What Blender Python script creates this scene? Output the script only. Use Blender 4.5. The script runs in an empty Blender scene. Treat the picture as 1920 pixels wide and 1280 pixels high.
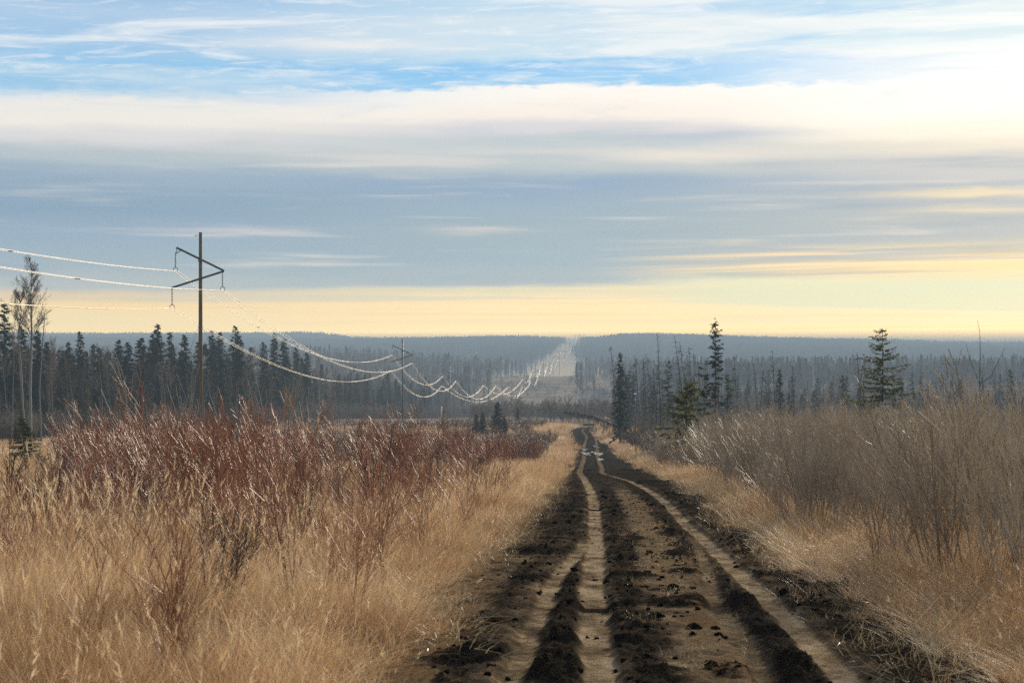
import bpy, math, random
import numpy as np
from mathutils import Vector, Matrix
R = math.radians
scene = bpy.context.scene
COL = scene.collection
# ------------------------------------------------------------------ camera
F = 70.0                      # lens in mm
FP = 1920 * F / 36.0          # focal length in photo pixels
HZ = 655.0                    # horizon row in the photo
CAMZ = 2.4
cam_d = bpy.data.cameras.new("camera"); cam = bpy.data.objects.new("camera", cam_d); COL.objects.link(cam)
cam_d.lens = F; cam_d.sensor_width = 36; cam_d.clip_start = 0.3; cam_d.clip_end = 40000
cam_d.shift_y = (HZ - 640) / 1920.0
cam.location = (0, 0, CAMZ); cam.rotation_euler = (R(90), 0, 0)
cam_d.dof.use_dof = True; cam_d.dof.focus_distance = 110; cam_d.dof.aperture_fstop = 7.0
scene.camera = cam
# ------------------------------------------------------------------ node helpers
def lin(h):
    h = h.lstrip('#'); c = [int(h[i:i+2], 16) / 255 for i in (0, 2, 4)]
    return [(x / 12.92 if x <= .04045 else ((x + .055) / 1.055) ** 2.4) for x in c]
class NT:
    def __init__(s, tree): s.t = tree; tree.nodes.clear()
    def n(s, typ, ins=None, **props):
        nd = s.t.nodes.new(typ)
        for k, v in props.items(): setattr(nd, k, v)
        for k, v in (ins or {}).items(): s.put(nd.inputs[k], v)
        return nd
    def put(s, sock, v):
        if isinstance(v, bpy.types.NodeSocket): s.t.links.new(v, sock)
        elif isinstance(v, bpy.types.Node): s.t.links.new(v.outputs[0], sock)
        else: sock.default_value = v
    def m(s, op, a, b=0.0, c=None, clamp=False):
        nd = s.n('ShaderNodeMath', {0: a, 1: b}, operation=op, use_clamp=clamp)
        if c is not None: s.put(nd.inputs[2], c)
        return nd.outputs[0]
    def smooth(s, x, a, b, lo=0.0, hi=1.0):
        nd = s.n('ShaderNodeMapRange', {0: x, 1: a, 2: b, 3: lo, 4: hi}, interpolation_type='SMOOTHSTEP'); return nd.outputs[0]
    def mix(s, f, a, b, mode='MIX'):
        nd = s.n('ShaderNodeMix', data_type='RGBA', blend_type=mode, clamp_factor=True)
        s.put(nd.inputs[0], f); s.put(nd.inputs[6], a); s.put(nd.inputs[7], b); return nd.outputs[2]
    def noise(s, vec, scale=1.0, detail=4.0, rough=0.5, dist=0.0):
        nd = s.n('ShaderNodeTexNoise', {'Scale': scale, 'Detail': detail, 'Roughness': rough, 'Distortion': dist})
        if vec is not None: s.put(nd.inputs['Vector'], vec)
        return nd.outputs[0]
    def ramp(s, fac, stops, interp='LINEAR'):
        nd = s.n('ShaderNodeValToRGB', {0: fac}); cr = nd.color_ramp; cr.interpolation = interp
        while len(cr.elements) > 1: cr.elements.remove(cr.elements[0])
        for i, (p, c) in enumerate(stops):
            e = cr.elements[0] if i == 0 else cr.elements.new(p)
            e.position = p; e.color = (*c, 1) if len(c) == 3 else c
        return nd.outputs[0]
    def xyz(s, x, y, z): return s.n('ShaderNodeCombineXYZ', {0: x, 1: y, 2: z}).outputs[0]
# ------------------------------------------------------------------ world: sky with cloud layers
SUN_AZ, SUN_EL = 25.3, 16.1
w = bpy.data.worlds.new("World"); scene.world = w; w.use_nodes = True
T = NT(w.node_tree)
out = T.n('ShaderNodeOutputWorld'); bg = T.n('ShaderNodeBackground'); T.put(out.inputs[0], bg.outputs[0])
SKY_STR = 0.1
HAZE = .00040; INSC = (.34, .41, .46); HZC = (.50, .66, .83, 1)
sky = T.n('ShaderNodeTexSky', sky_type='NISHITA', sun_disc=False, sun_elevation=R(SUN_EL), sun_rotation=R(SUN_AZ))
tc = T.n('ShaderNodeTexCoord'); sp = T.n('ShaderNodeSeparateXYZ', {0: tc.outputs['Generated']})
dx, dy, dz = sp.outputs
az = T.m('ARCTAN2', dx, dy)
hyp = T.m('SQRT', T.m('ADD', T.m('MULTIPLY', dx, dx), T.m('MULTIPLY', dy, dy)))
el = T.m('DIVIDE', dz, hyp)
U = T.m('DIVIDE', az, 0.2514)
V = T.m('MULTIPLY', el, FP / HZ)
# broad wobble of the layers and fine streaks
wob = T.m('SUBTRACT', T.noise(T.xyz(T.m('MULTIPLY', U, 1.3), T.m('MULTIPLY', V, 4.0), 3.1), 1.0, 5, .5), .5)
wob2 = T.m('SUBTRACT', T.noise(T.xyz(T.m('MULTIPLY', U, 4.0), T.m('MULTIPLY', V, 26.0), 7.7), 1.0, 6, .6, .3), .5)
amp = T.smooth(V, 0.02, 0.35, 0.02, 0.11)
amp2 = T.smooth(V, 0.0, 0.2, 0.012, 0.035)
wob3 = T.m('SUBTRACT', T.noise(T.xyz(T.m('MULTIPLY', U, 15.0), T.m('MULTIPLY', V, 34.0), 2.2), 1.0, 5, .6, .2), .5)
Vx = T.m('ADD', V, T.m('MULTIPLY', T.m('MULTIPLY', wob3, .055), T.m('MULTIPLY', T.smooth(V, .62, .72), T.smooth(V, .9, .8))))
Vw = T.m('ADD', Vx, T.m('ADD', T.m('MULTIPLY', wob, amp), T.m('MULTIPLY', wob2, amp2)))
def yv(y): return max(0.0, (HZ - y) / HZ)
def rampcols(l): return [(yv(y), lin(c)) for y, c in sorted(l, key=lambda q: -q[0])]
RL = rampcols([(650,'f0e2bf'),(600,'eddfc0'),(575,'f0dcb6'),(556,'dfd0b8'),(535,'b4c0c6'),(480,'9db4c4'),(440,'98b0c5'),(400,'8ca7bf'),(340,'9bb1c5'),(300,'b6c3cb'),(270,'dcdbdd'),(245,'f0ebe4'),(210,'ecebe7'),(190,'c4daea'),(172,'9cc9ea'),(150,'b4d4ea'),(120,'9dc8ea'),(80,'a4c8e8'),(40,'b0cde8'),(0,'9cc2e4')])
RM = rampcols([(650,'fcebc8'),(600,'fbe6bf'),(565,'f9e6c0'),(545,'dcd9c2'),(530,'a7bbc6'),(480,'9cb5c5'),(430,'9cb3c2'),(390,'97b0c3'),(345,'8eaac5'),(315,'b9c5cb'),(295,'ccd1d3'),(270,'bdc9d0'),(245,'d9d8dc'),(225,'f8efe6'),(170,'fcf8f2'),(158,'90caf2'),(125,'8ac6f2'),(100,'c4dff0'),(50,'d6e6f0'),(20,'c0dcf0'),(0,'c4def0')])
RR = rampcols([(650,'fdeec4'),(610,'fbe9c2'),(592,'ece8c8'),(570,'dbe3cb'),(535,'d6e1cd'),(520,'e4e1c0'),(503,'f5deb2'),(488,'e0d2b0'),(474,'c0c2ba'),(450,'aab8c2'),(420,'b0babf'),(390,'b4bbc3'),(350,'c2c6ca'),(310,'c6c8ca'),(280,'e4ded2'),(250,'fbf3e2'),(200,'fffdf8'),(130,'ffffff'),(100,'eaf4f6'),(85,'d2e8f0'),(62,'f4f9f8'),(25,'d8eaee'),(0,'bfdcea')])
Uw = T.m('ADD', U, T.m('MULTIPLY', wob, 0.5))
c1, c2, c3 = T.ramp(Vw, RL, 'EASE'), T.ramp(Vw, RM, 'EASE'), T.ramp(Vw, RR, 'EASE')
cc = T.mix(T.smooth(Uw, 0.15, 1.0), T.mix(T.smooth(Uw, -0.8, 0.05), c1, c2), c3)
def streak(su, sv, tilt, z, lo, hi, det=6, rough=.6, dist=.2):
    v2 = T.m('SUBTRACT', V, T.m('MULTIPLY', U, tilt))
    return T.smooth(T.noise(T.xyz(T.m('MULTIPLY', U, su), T.m('MULTIPLY', v2, sv), z), 1.0, det, rough, dist), lo, hi)
# high cirrus over the blue
ci = T.m('MULTIPLY', streak(2.2, 15, .035, 11.3, .46, .68, 8, .62, .5), T.smooth(V, .72, .80))
cc = T.mix(T.m('MULTIPLY', ci, .75), cc, (*lin('f4f6f6'), 1))
bl = T.m('MULTIPLY', streak(1.7, 13, .04, 31.9, .52, .70, 6, .55, .3), T.m('MULTIPLY', T.smooth(V, .74, .80), T.smooth(U, 1.4, .5)))
cc = T.mix(T.m('MULTIPLY', bl, .6), cc, (*lin('8cc6f0'), 1))
fl = T.m('MULTIPLY', streak(7, 38, .05, 51.3, .50, .70, 8, .68, .8), T.smooth(V, .66, .74))
cc = T.mix(T.m('MULTIPLY', fl, .5), cc, (*lin('f8f8f6'), 1))
fl2 = T.m('MULTIPLY', streak(3.5, 22, .02, 61.3, .52, .72, 6, .6, .5), T.m('MULTIPLY', T.smooth(V, .55, .62), T.smooth(V, .76, .70)))
cc = T.mix(T.m('MULTIPLY', fl2, .4), cc, (*lin('d8dde4'), 1))
# light rifts in the grey layer
mid = T.m('MULTIPLY', T.smooth(V, .17, .26), T.smooth(V, .62, .5))
rf = T.m('MULTIPLY', streak(1.6, 24, .0, 5.5, .55, .76, 5, .5, .1), mid)
cc = T.mix(T.m('MULTIPLY', rf, .75), cc, (*lin('dedad6'), 1))
dk = T.m('MULTIPLY', streak(1.2, 14, .01, 15.5, .5, .75, 5, .5, .1), mid)
cc = T.mix(T.m('MULTIPLY', dk, .75), cc, (*lin('88a5bd'), 1))
# cream rims on the right, peach streaks along the horizon
def blob(u0, v0, su, sv):
    a = T.m('DIVIDE', T.m('SUBTRACT', U, u0), su); b = T.m('DIVIDE', T.m('SUBTRACT', T.m('ADD', V, T.m('MULTIPLY', wob2, .05)), v0), sv)
    return T.m('POWER', 2.718, T.m('MULTIPLY', T.m('ADD', T.m('MULTIPLY', a, a), T.m('MULTIPLY', b, b)), -1.0))
for (px, py, wx, wy, k, c) in [(1450, 533, 210, 8, 1.0, 'fdebc2'), (1830, 368, 170, 8, .8, 'f2e0ba'), (1850, 398, 130, 6, .6, 'eedfbf'), (1790, 500, 240, 9, .8, 'fbe3b2'), (1300, 540, 300, 5, .6, 'f3e4c0'),
                               (900, 432, 90, 6, .6, 'd8d2d0'), (430, 430, 120, 5, .35, 'd0cfd4'), (1290, 290, 150, 12, .8, 'e8e0d6'), (880, 245, 75, 14, .5, 'c4cad8'), (1390, 452, 60, 4, .5, 'd8d2c6'), (1240, 451, 80, 4, .4, 'd0cdc8'),
                               (640, 85, 190, 12, .75, 'f2f0ee'), (1350, 255, 160, 9, .6, 'a9b8d0')]:
    g = blob((px - 960) / 960, yv(py), wx / 960, wy / HZ)
    cc = T.mix(T.m('MULTIPLY', g, k), cc, (*lin(c), 1))
ps = T.m('MULTIPLY', streak(1.0, 55, .0, 9.1, .5, .7, 4, .5, .0), T.m('MULTIPLY', T.smooth(V, .02, .06), T.smooth(V, .17, .13)))
cc = T.mix(T.m('MULTIPLY', ps, .5), cc, (*lin('f8d9b0'), 1))
ps2 = T.m('MULTIPLY', streak(1.3, 45, .0, 19.1, .52, .7, 4, .5, .0), T.m('MULTIPLY', T.smooth(V, .06, .10), T.smooth(V, .19, .15)))
cc = T.mix(T.m('MULTIPLY', ps2, .5), cc, (*lin('c4ccc8'), 1))
Vg = T.m('ADD', V, T.m('MULTIPLY', U, .035))
gw = T.m('MULTIPLY', T.m('MULTIPLY', T.smooth(Vg, .135, .15), T.smooth(Vg, .235, .205)), T.smooth(Uw, .15, .55))
cc = T.mix(T.m('MULTIPLY', gw, .85), cc, (*lin('dae2c9'), 1))
ps3 = T.m('MULTIPLY', streak(1.4, 62, .03, 71.1, .47, .60, 5, .5, .1), T.m('MULTIPLY', T.m('MULTIPLY', T.smooth(V, .20, .22), T.smooth(V, .31, .26)), T.smooth(U, .1, .6)))
cc = T.mix(T.m('MULTIPLY', ps3, .9), cc, (*lin('fbe3bb'), 1))
ps4 = T.m('MULTIPLY', streak(1.6, 70, .03, 81.1, .50, .62, 5, .5, .1), T.m('MULTIPLY', T.m('MULTIPLY', T.smooth(V, .20, .22), T.smooth(V, .34, .28)), T.smooth(U, .1, .6)))
cc = T.mix(T.m('MULTIPLY', ps4, .6), cc, (*lin('b3bac0'), 1))
cl_ = T.m('MULTIPLY', streak(1.5, 20, .03, 91.1, .5, .66, 6, .6, .3), T.m('MULTIPLY', T.smooth(V, .66, .80), T.smooth(U, .35, .9)))
cc = T.mix(T.m('MULTIPLY', cl_, .55), cc, (*lin('cfe3ee'), 1))
# glow of the veiled sun up and to the right
sd = Vector((math.sin(R(SUN_AZ)) * math.cos(R(SUN_EL)), math.cos(R(SUN_AZ)) * math.cos(R(SUN_EL)), math.sin(R(SUN_EL))))
dp = T.n('ShaderNodeVectorMath', {0: tc.outputs['Generated'], 1: tuple(sd)}, operation='DOT_PRODUCT').outputs['Value']
glow = T.m('ADD', T.smooth(dp, .975, 1.0, 0, 2.0), T.smooth(dp, .88, 1.0, 0, .03))
glow = T.m('MULTIPLY', glow, T.smooth(V, .45, .8, 0.0, 1.0))
cloudc = T.n('ShaderNodeVectorMath', {0: cc, 1: T.xyz(T.m('ADD', 1.0, glow), T.m('ADD', 1.0, T.m('MULTIPLY', glow, .95)), T.m('ADD', 1.0, T.m('MULTIPLY', glow, .82)))}, operation='MULTIPLY').outputs[0]
cloud10 = T.n('ShaderNodeVectorMath', {0: cloudc, 1: (1 / SKY_STR,) * 3}, operation='MULTIPLY').outputs[0]
# above the photographed part: nishita blue behind broken cloud
cov = T.smooth(T.noise(T.xyz(T.m('MULTIPLY', dx, 2.5), T.m('MULTIPLY', dy, 6.0), T.m('MULTIPLY', dz, 4.0)), 1.0, 6, .55, .3), .42, .66, .15, .85)
high = T.mix(cov, sky.outputs[0], (6.5, 6.8, 7.2, 1))
fin = T.mix(T.smooth(V, 1.05, 1.9), T.mix(.06, cloud10, sky.outputs[0]), high)
# the haze layer below takes light out of low sky rays: the sky behind it is that much brighter
tau = T.m('MINIMUM', T.m('DIVIDE', HAZE * 47.0, T.m('MAXIMUM', el, .0005)), 2.2)
Tr = T.m('EXPONENT', T.m('MULTIPLY', tau, -1.0)); oneT = T.m('SUBTRACT', 1.0, Tr)
sub = T.n('ShaderNodeVectorMath', {0: tuple(x / SKY_STR for x in INSC), 3: oneT}, operation='SCALE').outputs[0]
d_ = T.n('ShaderNodeVectorMath', {0: fin, 1: sub}, operation='SUBTRACT').outputs[0]
fin = T.n('ShaderNodeVectorMath', {0: T.n('ShaderNodeVectorMath', {0: d_, 3: T.m('DIVIDE', 1.0, Tr)}, operation='SCALE').outputs[0], 1: (.3, .3, .3)}, operation='MAXIMUM').outputs[0]
fin = T.mix(T.smooth(el, -.02, -.001), (1.2, 1.1, .9, 1), fin)
T.put(bg.inputs[0], fin); bg.inputs[1].default_value = SKY_STR
# ------------------------------------------------------------------ sun
sl = bpy.data.lights.new("sun", 'SUN'); sl.energy = 5.0; sl.angle = R(2.2); sl.color = (1.0, .86, .66)
so = bpy.data.objects.new("sun", sl); COL.objects.link(so)
so.rotation_euler = (-sd).to_track_quat('-Z', 'Y').to_euler()
# ------------------------------------------------------------------ render look
scene.view_settings.view_transform = 'Standard'; scene.view_settings.look = 'None'
scene.view_settings.exposure = 0; scene.view_settings.gamma = 1
scene.cycles.use_denoising = False
scene.cycles.max_bounces = 5; scene.cycles.diffuse_bounces = 2; scene.cycles.glossy_bounces = 2
scene.cycles.transmission_bounces = 3; scene.cycles.transparent_max_bounces = 4; scene.cycles.volume_bounces = 0
scene.cycles.use_adaptive_sampling = True; scene.cycles.adaptive_threshold = 0.02
scene.cycles.sample_clamp_direct = 3.5; scene.cycles.sample_clamp_indirect = 2.0
scene.cycles.caustics_reflective = False; scene.cycles.caustics_refractive = False
w.cycles.sampling_method = 'MANUAL'; w.cycles.sample_map_resolution = 512
# ------------------------------------------------------------------ numbers
rng = np.random.default_rng(7)
def U_(a, b, n=None): return rng.uniform(a, b, n)
def nrm(v): v = np.asarray(v, float); return v / (np.linalg.norm(v) + 1e-9)
_tab = np.random.default_rng(3).random((256, 256))
def vnoise(x, y):
    xi = np.floor(x).astype(int); yi = np.floor(y).astype(int); fx = x - xi; fy = y - yi
    fx = fx * fx * (3 - 2 * fx); fy = fy * fy * (3 - 2 * fy)
    a = _tab[xi & 255, yi & 255]; b = _tab[(xi + 1) & 255, yi & 255]; c = _tab[xi & 255, (yi + 1) & 255]; d = _tab[(xi + 1) & 255, (yi + 1) & 255]
    return (a * (1 - fx) + b * fx) * (1 - fy) + (c * (1 - fx) + d * fx) * fy
def fbm(x, y, s=1.0, o=4, g=.5):
    x = np.asarray(x, float) * s + 31.7; y = np.asarray(y, float) * s + 11.3; r = 0; a = 1; t = 0
    for i in range(o):
        r = r + a * vnoise(x, y); t += a; a *= g; x = x * 2.03 + 17.1; y = y * 2.03 + 5.9
    return r / t
def sst(x, a, b):
    t = np.clip((np.asarray(x, float) - a) / (b - a), 0, 1); return t * t * (3 - 2 * t)
class Curve1:                                   # monotone cubic through a table
    def __init__(s, pts):
        p = np.array(pts, float); s.x, s.y = p[:, 0], p[:, 1]; h = np.diff(s.x); d = np.diff(s.y) / h
        m = np.zeros(len(s.x)); m[0], m[-1] = d[0], d[-1]
        for i in range(1, len(d)):
            m[i] = 0 if d[i-1] * d[i] <= 0 else (3 * (h[i-1] + h[i])) / ((2 * h[i] + h[i-1]) / d[i-1] + (h[i] + 2 * h[i-1]) / d[i])
        s.m = m
    def __call__(s, q):
        q = np.clip(np.asarray(q, float), s.x[0], s.x[-1]); i = np.clip(np.searchsorted(s.x, q) - 1, 0, len(s.x) - 2)
        h = s.x[i+1] - s.x[i]; t = (q - s.x[i]) / h; t2 = t * t; t3 = t2 * t
        return (2*t3-3*t2+1)*s.y[i] + (t3-2*t2+t)*h*s.m[i] + (-2*t3+3*t2)*s.y[i+1] + (t3-t2)*h*s.m[i+1]
PROF = Curve1([(-300,4),(-60,1.2),(0,.15),(14.6,0),(37,-1.0),(56,-1.75),(75,-2.55),(110,-4.4),(145,-6.3),(220,-9.0),(300,-11.2),(390,-12.9),(450,-14.6),(530,-16.2),(700,-22.0),(850,-27),(1000,-29.5),(1150,-28),(1500,-20),(1750,-21),(2100,-28),(2500,-24),(3000,-10),(3600,3),(4200,13),(4500,15.5),(4800,15),(6000,4),(9000,-8),(14000,-20)])
# track geometry, measured in the photo and turned into metres along the ground
_ys = np.linspace(12, 395, 3000); _py = HZ - (PROF(_ys) - CAMZ) * FP / _ys
def Yof(py): return float(np.interp(-py, -_py, _ys))
def path(pts):
    a = sorted([(Yof(y), (x - 960) / FP * Yof(y)) for x, y in pts]); return Curve1(a)
RUT_BL = path([(1130,1290),(1119,1200),(1113,1100),(1118,1020),(1115,960),(1112,930),(1100,905),(1088,888),(1090,875),(1095,860),(1095,840),(1100,820),(1104,800),(1107,788)])
RUT_BR = path([(1608,1290),(1500,1180),(1400,1085),(1330,1020),(1290,985),(1240,935),(1200,910),(1150,893),(1128,875),(1122,860),(1120,840),(1117,820),(1118,800),(1116,788)])
RUT_AL = path([(955,1290),(1000,1180),(1040,1090),(1080,1040),(1112,985),(1113,930)])
RUT_AR = path([(1452,1290),(1400,1215),(1345,1130),(1322,1060),(1285,985),(1238,933)])
EDGE_L = path([(770,1290),(800,1200),(868,1110),(920,1040),(970,990),(1010,950),(1050,900),(1072,870),(1083,840),(1090,800),(1100,788)])
EDGE_R = path([(1790,1290),(1700,1230),(1560,1130),(1450,1045),(1360,975),(1260,905),(1175,868),(1143,840),(1132,800),(1124,788)])
def zg(X, Y):
    X = np.asarray(X, float); Y = np.asarray(Y, float); r = X / np.maximum(Y, 60)
    z = PROF(Y)
    z = z + 8.5 * sst(r, .035, .10) * sst(Y, 480, 980) * sst(Y, 1500, 1150)
    z = z + 9.0 * sst(-r, .0, .10) * sst(Y, 1050, 1600) * sst(Y, 2700, 2000)
    z = z + 3.5 * sst(r, .042, .07) * sst(Y, 3300, 4200) - 17 * sst(r, .07, .27) * sst(Y, 2800, 4200)
    z = z - 1.5 * sst(-r, -.02, .1) * sst(Y, 3300, 4200)
    z = z + 22 * sst(-r, .07, .10) * sst(Y, 4600, 5300) * sst(Y, 8000, 6000)
    z = z + (fbm(X, Y, 1/160., 3) - .5) * 3.0 * sst(Y, 500, 1500) * sst(np.abs(r - .036), .008, .03)
    z = z + (fbm(X, Y, 1/650., 4) - .5) * 24 * sst(Y, 2900, 4000) * sst(np.abs(r - .031), .006, .03) + 1.5 * sst(r, .042, .06) * sst(Y, 3300, 4200)
    z = z + (fbm(X, Y, 1/45., 3) - .5) * 1.2 * sst(np.abs(X - .04 * Y), 6, 25) * sst(Y, 20, 120)
    z = z + (fbm(X, Y, 1/3., 3) - .5) * .22 * sst(Y, 900, 200)
    return z
def P3(px, py, Y): return np.array([(px - 960) / FP * Y, Y, CAMZ + (HZ - py) / FP * Y])
# ------------------------------------------------------------------ mesh collector
class G:
    def __init__(s): s.v = []; s.q = []; s.t = []; s.a = []; s.n = 0
    def add(s, v, q=None, t=None, a=0.5):
        v = np.asarray(v, float).reshape(-1, 3)
        if q is not None and len(q): s.q.append(np.asarray(q, int).reshape(-1, 4) + s.n)
        if t is not None and len(t): s.t.append(np.asarray(t, int).reshape(-1, 3) + s.n)
        s.v.append(v); s.a.append(np.broadcast_to(np.asarray(a, float), (len(v),)).copy()); s.n += len(v)
    def tube(s, pts, rad, sides=3, a=.5, caps=False):
        p = np.asarray(pts, float); k = len(p); rad = np.broadcast_to(np.asarray(rad, float), (k,))
        d = nrm(p[-1] - p[0]); ref = np.array([0, 0, 1.]) if abs(d[2]) < .8 else np.array([1., .2, 0])
        e1 = nrm(np.cross(d, ref)); e2 = np.cross(d, e1)
        an = np.arange(sides) * 2 * math.pi / sides + .4
        ring = np.cos(an)[:, None] * e1 + np.sin(an)[:, None] * e2
        v = (p[:, None, :] + ring[None] * rad[:, None, None]).reshape(-1, 3)
        i = np.arange(k - 1)[:, None] * sides; j = np.arange(sides)[None]; j2 = (j + 1) % sides
        q = np.stack([i + j, i + j2, i + sides + j2, i + sides + j], -1).reshape(-1, 4)
        t = None
        if caps:
            c = len(v); v = np.vstack([v, p[0], p[-1]]); t = [[c, x2, x1] for x1, x2 in zip(range(sides), list(range(1, sides)) + [0])]
            o = (k - 1) * sides; t += [[c + 1, o + x1, o + x2] for x1, x2 in zip(range(sides), list(range(1, sides)) + [0])]
        s.add(v, q, t, np.repeat(np.broadcast_to(np.asarray(a, float), (k,)), sides).tolist() + ([float(np.mean(a))] * 2 if caps else []))
    def box(s, c, sz, rot=None, a=.5):
        c = np.asarray(c, float); h = np.asarray(sz, float) / 2
        v = np.array([[x, y, z] for x in (-1, 1) for y in (-1, 1) for z in (-1, 1)]) * h
        if rot is not None: v = v @ np.array(rot).T
        s.add(v + c, [[0,1,3,2],[4,6,7,5],[0,4,5,1],[2,3,7,6],[0,2,6,4],[1,5,7,3]], None, a)
    def lathe(s, prof, c=(0, 0, 0), n=10, a=.5):
        pr = np.asarray(prof, float); an = np.arange(n) * 2 * math.pi / n
        v = np.stack([pr[:, 0, None] * np.cos(an), pr[:, 0, None] * np.sin(an), np.repeat(pr[:, 1, None], n, 1)], -1).reshape(-1, 3) + np.asarray(c)
        i = np.arange(len(pr) - 1)[:, None] * n; j = np.arange(n)[None]; j2 = (j + 1) % n
        s.add(v, np.stack([i + j, i + j2, i + n + j2, i + n + j], -1).reshape(-1, 4), None, a)
    def ribs(s, base, tip, wid, bend, a, k=4):
        """many tapering blades: base/tip (n,3), width (n), sideways bend (n,3)"""
        n = len(base); ts = np.linspace(0, 1, k); d = tip - base
        sd = np.stack([-d[:, 1], d[:, 0], np.zeros(n)], 1) + rng.normal(0, .02, (n, 3)); ln = np.linalg.norm(sd, axis=1, keepdims=True)
        th = U_(0, 6.28, n); sd = np.stack([np.cos(th), np.sin(th), np.zeros(n)], 1)
        c = base[:, None] + d[:, None] * ts[None, :, None] + bend[:, None] * (ts * ts)[None, :, None]
        wv = wid[:, None] * np.array([1, .9, .6, .12] if k == 4 else np.linspace(1, .12, k))[None] * .5
        L = c - sd[:, None] * wv[..., None]; Rr = c + sd[:, None] * wv[..., None]
        v = np.stack([L, Rr], 2).reshape(-1, 3)
        o = (np.arange(n) * k * 2)[:, None]; i = (np.arange(k - 1) * 2)[None]
        q = np.stack([o + i, o + i + 1, o + i + 3, o + i + 2], -1).reshape(-1, 4)
        s.add(v, q, None, np.repeat(a, k * 2))
    def mesh(s, name, mat, smooth=True):
        v = np.vstack(s.v).astype(np.float32); a = np.concatenate(s.a).astype(np.float32)
        q = np.vstack(s.q) if s.q else np.zeros((0, 4), int); t = np.vstack(s.t) if s.t else np.zeros((0, 3), int)
        me = bpy.data.meshes.new(name); me.vertices.add(len(v)); me.vertices.foreach_set('co', v.ravel())
        me.loops.add(q.size + t.size); me.loops.foreach_set('vertex_index', np.concatenate([q.ravel(), t.ravel()]).astype(np.int32))
        me.polygons.add(len(q) + len(t))
        me.polygons.foreach_set('loop_start', np.concatenate([np.arange(len(q)) * 4, q.size + np.arange(len(t)) * 3]).astype(np.int32))
        me.polygons.foreach_set('use_smooth', np.full(len(q) + len(t), smooth))
        me.update(calc_edges=True)
        at = me.attributes.new('tint', 'FLOAT', 'POINT'); at.data.foreach_set('value', a)
        me.materials.append(mat); return me
def link(name, data, parent=None, loc=None, coll=None):
    o = bpy.data.objects.new(name, data); (coll or COL).objects.link(o)
    if parent is not None: o.parent = parent
    if loc is not None: o.location = loc
    return o
def tag(o, label=None, cat=None, group=None, kind=None):
    for k, v in (('label', label), ('category', cat), ('group', group), ('kind', kind)):
        if v: o[k] = v
    return o
def copy_thing(root, loc, rz=0.0, sc=1.0, label=None, group=None, tilt=(0, 0)):
    r = root.copy(); COL.objects.link(r); r.location = loc; r.rotation_euler = (tilt[0], tilt[1], rz)
    r.scale = (sc, sc, sc) if np.isscalar(sc) else sc
    if label: r['label'] = label
    if group: r['group'] = group
    for ch in list(root.children):
        c = ch.copy(); COL.objects.link(c); c.parent = r
        for g in list(ch.children):
            d = g.copy(); COL.objects.link(d); d.parent = c
    return r
# ------------------------------------------------------------------ materials
def mat(name, stops, rough=.7, spec=.3, trans=0.0, rand=.0, tsc=None, pos=None, metal=0.0, bump=None, tcol=None):
    m = bpy.data.materials.new(name); m.use_nodes = True; t = NT(m.node_tree)
    o = t.n('ShaderNodeOutputMaterial'); f = t.n('ShaderNodeAttribute', attribute_name='tint').outputs['Fac']
    if tsc:
        g = t.n('ShaderNodeTexCoord').outputs['Object']; nz = t.noise(g, tsc[0], 5, .6)
        f = t.m('ADD', f, t.m('MULTIPLY', t.m('SUBTRACT', nz, .5), tsc[1]))
    if rand:
        ri = t.n('ShaderNodeObjectInfo').outputs['Random']; f = t.m('ADD', f, t.m('MULTIPLY', t.m('SUBTRACT', ri, .5), rand))
    if pos: f = t.m('ADD', f, t.m('MULTIPLY', t.m('SUBTRACT', t.noise(t.n('ShaderNodeNewGeometry').outputs['Position'], pos[0], 4, .6), .5), pos[1]))
    c = t.ramp(f, stops)
    b = t.n('ShaderNodeBsdfPrincipled', {'Base Color': c, 'Roughness': rough, 'Specular IOR Level': spec, 'Metallic': metal})
    if bump:
        g = t.n('ShaderNodeTexCoord').outputs['Object']
        b2 = t.n('ShaderNodeBump', {'Height': t.noise(g, bump[0], 6, .65), 'Strength': bump[1], 'Distance': bump[2]}); t.put(b.inputs['Normal'], b2)
    if trans:
        tr = t.n('ShaderNodeBsdfTranslucent', {0: t.mix(1.0, c, (*(tcol or (1, 1, 1)), 1), 'MULTIPLY')})
        mx = t.n('ShaderNodeMixShader', {0: trans, 1: b.outputs[0], 2: tr.outputs[0]}); t.put(o.inputs[0], mx.outputs[0])
    else: t.put(o.inputs[0], b.outputs[0])
    return m
M_grass = mat('dry_grass', [(0, (.22, .10, .038)), (.35, (.49, .295, .145)), (.65, (.73, .51, .29)), (1, (.92, .76, .52))], .5, .22, .42, .3, None, (.35, 1.7))
M_straw = mat('bleached_straw', [(0, (.22, .13, .06)), (.5, (.5, .37, .2)), (1, (.75, .63, .42))], .45, .4, .25, .3)
M_red = mat('red_willow_bark', [(0, (.05, .038, .03)), (.35, (.12, .066, .044)), (.7, (.26, .10, .06)), (1, (.40, .18, .10))], .38, .27, 0, .5, None, (.08, .9))
M_twig = mat('grey_twig_bark', [(0, (.075, .068, .058)), (.5, (.28, .215, .15)), (1, (.50, .40, .28))], .30, .65, 0, .4)
M_brown = mat('brown_twig_bark', [(0, (.04, .03, .025)), (.5, (.13, .075, .05)), (1, (.24, .15, .09))], .36, .35, 0, .4)
M_bark = mat('spruce_bark', [(0, (.03, .025, .02)), (1, (.09, .075, .06))], .8, .2, 0, .3)
M_aspen = mat('aspen_bark', [(0, (.05, .045, .04)), (.4, (.13, .118, .10)), (1, (.25, .23, .20))], .6, .3, 0, .3, (3., .5))
M_und = mat('undergrowth_bark', [(0, (.045, .036, .028)), (.5, (.13, .10, .076)), (1, (.23, .18, .135))], .8, .05, 0, .5)
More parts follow.
